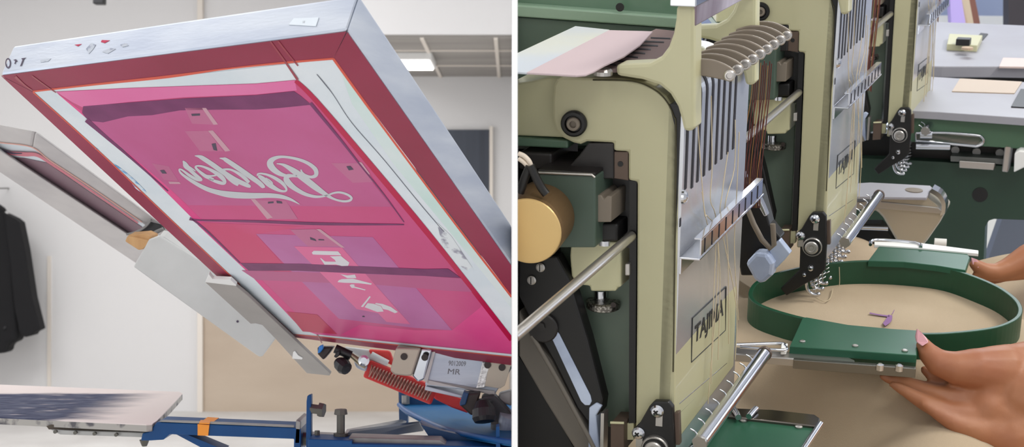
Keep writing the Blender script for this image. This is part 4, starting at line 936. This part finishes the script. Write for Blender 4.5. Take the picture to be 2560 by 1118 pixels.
# cloth: one sheet, flat in the hoop, loose and folded outside
f0, f1 = F_((1500, 900)) - .40, cf + af + .42
r0, r1 = -.30, cR + aR + .16
NF, NR = 260, 200
import bisect
polar = sorted((math.atan2((q[1] - cR) / aR, (q[0] - cf) / af), math.hypot((q[1] - cR) / aR, (q[0] - cf) / af)) for q in loop)
pa = [q[0] for q in polar]
def rim_radius(a):
    i = bisect.bisect(pa, a); x0, x1 = polar[i - 1], polar[i % len(polar)]
    da = (x1[0] - x0[0]) % (2 * math.pi) or 1e-6; t_ = ((a - x0[0]) % (2 * math.pi)) / da
    return x0[1] + (x1[1] - x0[1]) * t_
vs = []; fs = []
def fold(f, r):
    x = (f - cf) / af; y = (r - cR) / aR; d = math.hypot(x, y) / (rim_radius(math.atan2(y, x)) * 1.015)
    k = max(0., min(1., (d - 1.0) / .55)); k = k * k * (3 - 2 * k)
    w = .014 * math.sin(26 * (f * .85 + r * .35) + 1.2 * math.sin(9 * r)) + .004 * math.sin(34 * (f * .6 + r * .7) + 2 * math.sin(14 * f))
    drop = -.044 + .03 * max(0., min(1., (cf - af * .8 - f) / .15))
    if r > cR + aR: w += .012
    e = .0012 * math.sin(60 * f + 20 * r) * math.sin(45 * r)
    s_ = max(0., min(1., (cR - r) / .15)); drop -= .024 * s_
    return uC + k * (drop + w * (1.2 + s_)) + (1 - k) * e * (1 if d < .9 else max(0., (1 - d) * 10))
for j in range(NR + 1):
    for i in range(NF + 1):
        f = f0 + (f1 - f0) * i / NF; r = r0 + (r1 + .06 - r0) * j / NR; vs.append(L(f, r, fold(f, r)))
for j in range(NR):
    for i in range(NF): a = j * (NF + 1) + i; fs.append([a, a + 1, a + NF + 2, a + NF + 1])
mb = MB(); mb.add(vs, fs, True)
t = thing('fabric', L(cf, cR, uC - .02), 'beige cotton sheet stretched in the green hoop and falling loose around it', 'fabric')
mb.obj('cotton', M_cloth, t, solid=.0008)
ck = MB(); CKP = Plane(L(cf, cR, uC + .002), Uv)
def ckline(pts):
    q = [top(p, 0) for p in pts]
    ribbon(ck, pts, CKP, .0008, 4)
ckline([(2174, 783, 3), (2200, 788, 3), (2224, 791, 4)]); ckline([(2226, 788, 10), (2222, 800, 14), (2210, 812, 9)])
ckline([(2230, 786, 1.5), (2240, 770, 1.5), (2262, 748, 1.2), (2275, 732, 1)])
ck.obj('chalk_mark', M_ink, t, solid=.0003)
# loose thread from needle to cloth
mb = MB()
mb.tube([L(*side(p, SP_ + .06)) for p in cr([(2098, 668), (2099, 700), (2098, 716)], 4)], .0005, 5)
mb.tube([L(*top(p, uC + .004)) for p in cr([(2040, 745), (2062, 754), (2076, 745), (2082, 722)], 5)], .0005, 5)
o = mb.obj('thread_end', M_thread); tag(o, 'loose pale thread end trailing from the needles onto the hooped cotton', 'thread')

# green bed under the cloth
uB = uC - .10
lbox(f0 + .2, cf + .05, -.4, SP_ + .05, uB - .14, uB).obj('bed', M_gdark, mach, bevel=.004)
for f in (f0 + .3, cf - .05):
    for r in (-.3, SP_ - .05):
        MB().tube([L(f, r, uB - .1), V((L(f, r, uB).x, L(f, r, uB).y, 0))], .035, 16).obj('leg', M_gdark, mach)
# far side: cabinet, rail and tables
rc = 2 * SP_ + .06
cab = [(2060, 392), (2300, 402), (2600, 420), (2600, 552), (2485, 548), (2472, 552), (2463, 568), (2459, 660), (2452, 720), (2060, 700)]
sidep(cab, rc, rc + .03).obj('green_cabinet', mat('deep green enamel', (42, 66, 52), .45), mach, bevel=.001)
sidep([(2230, 275), (2600, 306), (2600, 376), (2230, 352)], rc - .03, rc + .06).obj('table_apron', mat('mid green enamel', (76, 108, 84), .4), mach, bevel=.002)
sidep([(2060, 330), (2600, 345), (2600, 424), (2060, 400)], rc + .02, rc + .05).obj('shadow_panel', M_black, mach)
MB().lathe(LW(side((2450, 487), rc - .0005)), -Nv, [(0, 19 * PX * 1.9), (.0006, 19 * PX * 1.9)], 20).obj('cabinet_hole', M_black, mach)
for p in ((2388, 374), (2441, 379), (2499, 381)):
    MB().lathe(LW(side(p, rc + .012)), -Nv, [(-.01, 10 * PX * 1.9), (.004, 10 * PX * 1.9)], 16).obj('rail_bolt', mat('bolt grey', (168, 168, 168), .5, .4), mach)
sidep([(2376, 390), (2512, 398), (2512, 412), (2376, 404)], rc - .012, rc + .02).obj('rail_bracket', mat('bracket grey', (110, 112, 110), .5, .3), mach, bevel=.001)
sidep([(2398, 402), (2488, 408), (2484, 426), (2398, 420)], rc - .02, rc + .0).obj('rail_block', M_steelr, mach, bevel=.001)
sidep([(2512, 360), (2530, 362), (2520, 432), (2504, 430)], rc - .03, rc).obj('rail_post', M_steelr, mach, bevel=.002)
sidep([(2536, 384), (2548, 376), (2580, 382), (2580, 410), (2534, 432)], rc - .05, rc - .02).obj('rail_guard', M_white, mach, bevel=.002)
# tables: lower laminate, raised slab
uL = side((2450, 286), rc - .04)[2]
tb = topp([(2230, 248), (2260, 188), (2400, 196), (2720, 214), (2720, 306), (2345, 280), (2230, 274)], uL, .012).obj('lower_table', M_tablem, mach, bevel=.001)
topp([(2400, 196), (2555, 204), (2536, 233), (2380, 228)], uL + .0015, .002).obj('table_veneer', mat('tan veneer', (186, 166, 146), .5), mach)
topp([(2552, 222), (2620, 224), (2600, 270), (2528, 266)], uL + .002, .002).obj('table_slot', M_black, mach)
rq = rc + .30
uS = side((2450, 168), rq)[2]
topp([(2240, 162), (2250, 50), (2384, 56), (2720, 70), (2720, 170), (2500, 166), (2356, 166)], uS, .02).obj('upper_table', M_tablem, mach, bevel=.002)
sidep([(2230, 176), (2720, 182), (2720, 320), (2230, 320)], rq + .05, rq + .07).obj('slab_shade_panel', M_black, mach)  # black sheet added as the shade under the raised slab
topp([(2508, 144), (2720, 150), (2720, 170), (2498, 166)], uS + .002, .003).obj('table_inset', mat('pinkish board', (206, 186, 180), .5), mach)
topp([(2438, 96), (2452, 82), (2470, 84), (2457, 99)], uS + .002, .002).obj('table_slot', M_black, mach)
o = MB(); q = [top(p, uS) for p in [(2366, 126), (2372, 100), (2455, 104), (2442, 130)]]
b_ = MB().prism([L(*p) for p in q], Uv * .012)
t = thing('jig_block', L(*q[0]), 'cream rectangular block with a small black clip on the far steel table', 'jig block')
b_.obj('base', M_cream2, t, bevel=.001)
c = top((2408, 112), uS + .012); lbox(c[0] - .012, c[0] + .012, c[1] - .01, c[1] + .01, c[2], c[2] + .012).obj('clip', M_blackp, t, bevel=.001)
c = top((2418, 124), uS + .012); MB().lathe(L(*c), Uv, [(0, .01), (.004, .01), (.005, .006)], 12).obj('dial', M_tan2, t)
# cylinder arm between second and third heads (bobbin arm)
t = thing('bobbin_arm', L(*side((2280, 560), SP_ + .36)), 'tapered steel sewing arm with rounded nose behind the green hoop', 'sewing arm')
rb_ = SP_ + .33
sidep([(2060, 508), (2190, 504), (2350, 524), (2362, 533), (2350, 556), (2318, 602), (2306, 616), (2240, 604), (2206, 545), (2190, 528), (2060, 522)], rb_, rb_ + .06).obj('arm_body', mat('satin beige steel', (186, 178, 162), .35, .5), t, bevel=.004)
sidep([(2060, 508), (2190, 503), (2345, 519), (2358, 530), (2350, 535), (2190, 521), (2060, 524)], rb_ - .004, rb_ + .05).obj('arm_band', M_steelr, t, bevel=.001)
sidep([(2190, 490), (2318, 494), (2340, 512), (2348, 520), (2190, 505)], rb_ - .002, rb_ + .05).obj('hook_cover', mat('satin beige steel', (186, 178, 162), .35, .5), t)
uN = side((2250, 478), rb_)[2]
topp([(2080, 462), (2176, 456), (2326, 464), (2330, 470), (2316, 494), (2080, 490)], uN, .004).obj('needle_plate', M_tablem, t, bevel=.0008)
c = top((2285, 476), uN); MB().lathe(L(*c), Uv, [(-.001, .012), (.0008, .012), (.0009, .004)], 20).obj('needle_hole', M_grey, t)
mb = MB(); mb.prism([L(*side(p, rb_ - .004)) for p in cr([(2330, 472), (2352, 486), (2364, 510), (2362, 534)], 3) + cr([(2350, 540), (2354, 514), (2344, 494), (2322, 480)], 3)], Rv * .022); mb.obj('arm_nose', M_chrome, t)
MB().tube([L(*side((2336, 606), rb_)), L(*side((2366, 608), rb_))], .006, 12).obj('nose_pin', M_white, t)
mb = MB(); mb.tube([L(*side(p, rb_ - .02)) for p in [(2060, 566), (2220, 572)]], .003, 8); mb.obj('arm_rail', M_chrome, t)
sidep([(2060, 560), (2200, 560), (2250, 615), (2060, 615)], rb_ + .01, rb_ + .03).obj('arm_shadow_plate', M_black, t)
# hoop arm of the third head
t = thing('hoop_arm', L(*side((2380, 348), 2 * SP_ - .06)), 'shiny rounded steel arm reaching out below the farthest head', 'hoop arm')
ra_ = 2 * SP_ + .03
cap = cr([(2290, 333), (2360, 332), (2440, 338), (2455, 344), (2459, 352), (2454, 361), (2440, 366)], 4) + [(2360, 358), (2290, 352)]
sidep(cap, ra_, ra_ + .008).obj('arm_plate', M_steelr, t, bevel=.002)
mb = MB(); mb.tube([L(*side(p, ra_ - .0015)) for p in cap + [cap[0]]], .0022, 8); mb.obj('arm_rim', M_chrome, t)
MB().tube([L(*side((2290, 366), ra_ - .01)), L(*side((2375, 368), ra_ - .01))], .005, 10).obj('arm_rod', M_chrome, t)
MB().tube([L(*side((2300, 337), ra_ - .006)), L(*side((2330, 337), ra_ - .006))], .007, 10).obj('arm_pin', M_chrome, t)
# blue-white picker covers seen behind the first head's faceplate
t = thing('thread_picker', L(*side((1960, 640), .3)), 'bluish steel thread picker with black lever behind the nearest faceplate', 'thread picker')
rp = .40
sidep([(1852, 452), (1900, 470), (1916, 530), (1924, 560), (1952, 595), (1920, 650), (1896, 690), (1852, 690), (1840, 620)], rp + .03, rp + .05).obj('black_guard', M_black, t, bevel=.002)
sidep([(1862, 660), (1888, 632), (1918, 636), (1934, 660), (1930, 690), (1912, 706), (1900, 712), (1884, 700)], rp, rp + .02).obj('picker_cover', M_blueglow, t, bevel=.004)
sidep([(1922, 622), (1948, 600), (1975, 634), (1962, 650), (1940, 672), (1930, 650)], rp + .01, rp + .02).obj('picker_blade', M_blueglow, t, bevel=.001)
sidep([(1888, 496), (1896, 490), (1910, 520), (1918, 540), (1910, 542), (1900, 524)], rp, rp + .01).obj('picker_link', M_chrome, t, bevel=.001)
mb = MB(); mb.tube([L(*side(p, rp - .002)) for p in [(1868, 520), (1884, 560), (1905, 600), (1926, 622), (1935, 612), (1932, 560)]], .003, 8); mb.obj('lever_rim', M_grey, t)

# far background on this side
o = MB().prism([at(*p, 4.2) for p in [(2372, -40), (2388, 62), (2388, 1732.8095238095239), (2420, 1732.8095238095239), (2420, 62), (2396, -40)]], (0, .03, 0)).obj('tan_board', M_tan2); tag(o, 'tan upright board at the back beside the lavender one', 'board')
o = MB().prism([at(*p, 4.15) for p in [(2374, -40), (2378, 56), (2378, 1746.9518072289156), (2414, 1746.9518072289156), (2414, 58), (2398, -40)]], (0, .03, 0)).obj('lavender_board', M_lav); tag(o, 'lavender upright board behind the far steel table', 'board')
o = MB().prism([at(*p, 4.25) for p in [(2398, -40), (2414, 58), (2414, 1719.0), (2434, 1719.0), (2434, 58), (2416, -40)]], (0, .03, 0)).obj('beige_board', mat('beige board', (202, 184, 160), .8)); tag(o, 'beige upright board between the lavender and brown ones', 'board')
o = MB().prism([at(*p, 4.35) for p in [(2416, -40), (2434, 58), (2434, 1692.3333333333335), (2450, 1692.3333333333335), (2450, 56), (2430, -40)]], (0, .03, 0)).obj('brown_board', mat('brown board', (126, 84, 72), .8)); tag(o, 'reddish brown upright board at the end of the row', 'board')
o = MB().prism([at(*p, 6.0) for p in [(2300, 38), (2523, 40), (2523, 68), (2300, 66)]], (0, .2, 0)).obj('white_shelf', M_white); tag(o, 'white ledge along the pale blue wall', 'shelf')
o = MB().prism([at(*p, 4.6) for p in [(2521, -60), (2640, -60), (2640, 1630.7391304347827), (2520, 1630.7391304347827)]], (0, .05, 0)).obj('charcoal_board', mat('charcoal panel', (58, 52, 56), .7)); tag(o, 'charcoal upright board at the far corner behind the table', 'board')
o = MB().prism([at(*p, 3.0) for p in [(2380, 540), (2512, 540), (2512, 2202.333333333333), (2380, 2202.333333333333)]], (0, .03, 0)).obj('white_backboard', M_white); tag(o, 'white upright board glimpsed through the green cabinet opening', 'board')
o = MB().prism([at(*p, 2.7) for p in [(2508, 540), (2720, 540), (2720, 2384.925925925926), (2400, 2384.925925925926), (2400, 800), (2470, 650)]], (0, .03, 0)).obj('slate_board', M_navy); tag(o, 'slate grey sloping board in the cabinet opening beside the white panel', 'board')

# ================================================================== PERSON holding the hoop
def depth(p, u): return LW(top(p, u)).y
yA = depth((2300, 870), uT) ; yB = depth((2430, 660), uT)
def hand_chain(mb, pts, y0):
    """(x, y, radius in traced pixels, depth offset in metres)"""
    q = [(at(x, y, y0 + d), r * y0 / FPX) for x, y, r, d in pts]
    for (a, ra), (b, rb) in zip(q[:-1], q[1:]): mb.capsule(a, b, ra, rb)
    return q
body = MB()
# near hand: thumb on the plate, fingers under it
hand_chain(body, [(2304, 846, 9, -.002), (2309, 862, 19, -.004), (2322, 884, 27, -.008), (2348, 908, 34, -.012), (2390, 920, 42, -.014), (2440, 922, 52, -.012), (2500, 930, 70, -.004)], yA)
hand_chain(body, [(2312, 925, 12, .012), (2336, 944, 18, .012), (2376, 966, 24, .008), (2440, 985, 38, .004), (2520, 985, 70, .004)], yA)                       # index
hand_chain(body, [(2206, 942, 9, .012), (2226, 950, 13, .012), (2270, 962, 20, .008), (2330, 984, 27, .000), (2400, 1000, 36, -.004), (2500, 1000, 74, -.002)], yA)   # middle
hand_chain(body, [(2232, 962, 10, -.004), (2262, 978, 15, -.006), (2310, 1005, 22, -.012), (2370, 1032, 30, -.014), (2440, 1040, 42, -.012), (2530, 1030, 76, -.002)], yA)  # ring
hand_chain(body, [(2312, 1012, 11, -.020), (2344, 1034, 17, -.022), (2392, 1062, 24, -.024), (2450, 1080, 36, -.022), (2540, 1060, 78, -.006)], yA)    # little
hand_chain(body, [(2480, 960, 72, .0), (2560, 985, 112, .004), (2660, 1010, 118, .03), (2860, 1060, 104, .06)], yA)
hand_chain(body, [(2470, 1020, 66, -.006), (2540, 1060, 96, .0), (2660, 1040, 112, .02)], yA)
hand_chain(body, [(2400, 1062, 26, -.022), (2450, 1078, 44, -.018), (2530, 1090, 80, -.01), (2640, 1070, 112, .01)], yA)
hand_chain(body, [(2520, 905, 46, .0), (2600, 930, 90, .02)], yA)
# far hand
hand_chain(body, [(2432, 652, 7, .0), (2438, 662, 15, .0), (2462, 676, 19, .002), (2490, 680, 21, .004), (2520, 670, 26, .008), (2570, 645, 36, .012), (2680, 610, 58, .02)], yB)
hand_chain(body, [(2436, 688, 8, .004), (2470, 692, 11, .008), (2510, 688, 18, .014), (2580, 660, 40, .02)], yB)
for k in range(3):
    hand_chain(body, [(2446 - 4 * k, 690 + 5 * k, 7, .03 + .016 * k), (2480, 694 + 4 * k, 11, .03 + .016 * k), (2530, 684, 18, .03 + .014 * k), (2600, 650, 36, .03 + .01 * k)], yB)
hand_chain(body, [(2600, 640, 44, .03), (2680, 612, 52, .04), (2860, 560, 56, .05)], yB)
# arms, trunk and head standing beyond the edge of the frame
w1 = at(2860, 1060, yA + .06); w2 = at(2860, 560, yB + .05)
bx, by = 1.22, 1.55
s1, s2_ = V((bx - .05, by - .2, 1.42)), V((bx - .05, by + .2, 1.42))
e1, e2 = V((bx - .22, by - .28, 1.16)), V((bx - .14, by + .27, 1.22))
body.capsule(w1, e1, .034, .043); body.capsule(e1, s1, .045, .052)
body.capsule(w2, e2, .027, .042); body.capsule(e2, s2_, .045, .052)
body.capsule(s1, s2_, .058, .058); body.capsule(V((bx, by - .09, 1.3)), V((bx, by - .07, .98)), .11, .10); body.capsule(V((bx, by + .09, 1.3)), V((bx, by + .07, .98)), .11, .10)
body.capsule(V((bx, by - .08, .95)), V((bx, by + .08, .95)), .12, .12)
body.capsule(V((bx, by, 1.42)), V((bx - .02, by, 1.54)), .05, .048)
body.ball((bx - .035, by, 1.66), .098, 18, (.95, .8, 1.2)); body.capsule(V((bx - .06, by, 1.60)), V((bx - .085, by, 1.575)), .06, .035)
body.capsule(V((bx - .125, by, 1.665)), V((bx - .142, by, 1.635)), .008, .014)
for sgn in (-1, 1):
    body.capsule(V((bx - .02, by + .082 * sgn, 1.66)), V((bx - .02, by + .086 * sgn, 1.63)), .016, .010)
    body.capsule(V((bx, by + .09 * sgn, .92)), V((bx + .01, by + .10 * sgn, .50)), .085, .052)
    body.capsule(V((bx + .01, by + .10 * sgn, .50)), V((bx + .03, by + .10 * sgn, .08)), .052, .036)
    body.capsule(V((bx + .03, by + .10 * sgn, .04)), V((bx - .14, by + .11 * sgn, .03)), .038, .028)
bo = body.obj('person', M_skin)
tag(bo, 'person steadying the green hoop with both hands, thumb resting on its front plate', 'person')
rm = bo.modifiers.new('skin', 'REMESH'); rm.mode = 'VOXEL'; rm.voxel_size = .0026; rm.use_smooth_shade = True
sm_ = bo.modifiers.new('soft', 'SMOOTH'); sm_.factor = .5; sm_.iterations = 5
def cloth_part(name, caps, m):
    b = MB()
    for c in caps: b.capsule(*c)
    o = b.obj(name, m, bo); r = o.modifiers.new('cloth', 'REMESH'); r.mode = 'VOXEL'; r.voxel_size = .009; r.use_smooth_shade = True
    s = o.modifiers.new('soft', 'SMOOTH'); s.iterations = 6; return o
cloth_part('shirt', [(s1, s2_, .07, .07), (s1, s1.lerp(e1, .55), .066, .07), (s2_, s2_.lerp(e2, .55), .066, .07), (V((bx, by - .09, 1.32)), V((bx, by - .08, .92)), .125, .118), (V((bx, by + .09, 1.32)), V((bx, by + .08, .92)), .125, .118)], M_shirt)
cloth_part('trousers', [(V((bx, by - .07, .93)), V((bx, by + .07, .93)), .13, .13)] + [(V((bx, by + .09 * g, .92)), V((bx + .01, by + .10 * g, .50)), .098, .072) for g in (-1, 1)] + [(V((bx + .01, by + .10 * g, .50)), V((bx + .03, by + .10 * g, .10)), .072, .06) for g in (-1, 1)], M_pants)
cloth_part('shoes', [(V((bx + .04, by + .10 * g, .045)), V((bx - .16, by + .11 * g, .04)), .05, .04) for g in (-1, 1)], M_black)
hb = MB(); hb.ball((bx + .0, by, 1.695), .108, 18, (.92, .85, 1.08)); hb.capsule(V((bx + .05, by, 1.68)), V((bx + .08, by, 1.56)), .06, .045); ho = hb.obj('hair', M_hair, bo)
for sgn in (-1, 1):
    MB().ball((bx - .115, by + .034 * sgn, 1.675), .013, 10).obj('eye', M_white, bo)
    MB().ball((bx - .126, by + .034 * sgn, 1.675), .006, 8).obj('iris', M_black, bo)
MB().capsule(V((bx - .126, by - .02, 1.598)), V((bx - .126, by + .02, 1.598)), .006, .006).obj('mouth', mat('lip', (168, 92, 84), .5), bo)
nl = MB()
nv = [at(2293, 822, yA - .006), at(2302, 829, yA - .009), at(2318, 846, yA - .012), at(2322, 856, yA - .016), at(2306, 866, yA - .0185), at(2292, 856, yA - .012), at(2289, 842, yA - .008)]
nl.prism(nv, (0, .003, 0)); nl.obj('thumbnail', M_nail, bo, bevel=.0008)
nl = MB(); nl.prism([at(*p) for p in [(2428, 644, yB - .003), (2440, 648, yB - .005), (2454, 662, yB - .006), (2446, 670, yB - .007), (2432, 662, yB - .005)]], (0, .002, 0)); nl.obj('thumbnail', M_nail, bo, bevel=.0006)

# glowing pane added on the far wall for reflections and rim light
SIDE = None
wn = MB().abox((.9, 6.17, 1.50), (3.6, 6.19, 2.28)).obj('added_window', mat('added window glow', (214, 228, 255), .5, emit=3.2)); struct(wn)
wf = MB(); [wf.abox((x - .03, 6.14, 1.44), (x + .03, 6.2, 2.32)) for x in (.9, 2.25, 3.6)]; wf.abox((.87, 6.14, 1.44), (3.63, 6.2, 1.50)); wf.abox((.87, 6.14, 2.28), (3.63, 6.2, 2.34)); struct(wf.obj('window_frame', M_trim))  # frame around the added pane
# ================================================================== LIGHT
w = bpy.data.worlds.new('world'); SC.world = w; w.use_nodes = True
w.node_tree.nodes['Background'].inputs[0].default_value = (.95, .97, 1, 1); w.node_tree.nodes['Background'].inputs[1].default_value = .66
def area(name, loc, target, sx, sy, power, col=(1, 1, 1)):
    l = bpy.data.lights.new(name, 'AREA'); l.shape = 'RECTANGLE'; l.size = sx; l.size_y = sy; l.energy = power; l.color = col
    o = bpy.data.objects.new(name, l); COL.objects.link(o); o.location = loc
    o.rotation_euler = (V(target) - V(loc)).to_track_quat('-Z', 'Y').to_euler(); return o
area('ceiling_and_fill_light', (-2.4, 2.6, 3.6), (-2.4, 2.6, 0), 2.2, 2.2, 40, (1, .99, .99))
area('ceiling_and_fill_light', (-3.2, 6.6, 3.6), (-3.2, 6.6, 0), 2.6, 2.4, 124, (1, .99, .99))
area('window_and_fill_light', (-4.4, 1.2, 1.6), (-.6, 2.0, 1.3), 1.8, 2.2, 34, (.86, .93, 1))
area('window_and_fill_light', (-1.6, -1.3, 1.2), (-.6, 1.5, 1.5), 2.0, 2.0, 16, (1, .97, .95))  # fill added behind the camera for the screen's underside; no window known there
area('ceiling_and_fill_light', (2.0, .8, 3.3), (.9, 1.4, 1.2), 1.2, .3, 38, (1, .97, .88))
area('ceiling_and_fill_light', (1.2, 3.4, 3.3), (1.0, 2.6, 1.2), 1.4, .4, 24, (.90, .95, 1))
area('window_and_fill_light', (4.6, 3.0, 2.2), (.6, 1.6, 1.3), 1.6, 1.6, 40, (.80, .88, 1))
area('ceiling_and_fill_light', (.9, -.6, 3.0), (.5, 1.2, 1.3), .8, .8, 16, (1, .97, .9))  # fill added in front to brighten columns, hand and cloth
SC.view_settings.view_transform = 'Standard'; SC.view_settings.look = 'None'; SC.view_settings.gamma = 1; SC.view_settings.exposure = 0
SC.view_settings.use_curve_mapping = False
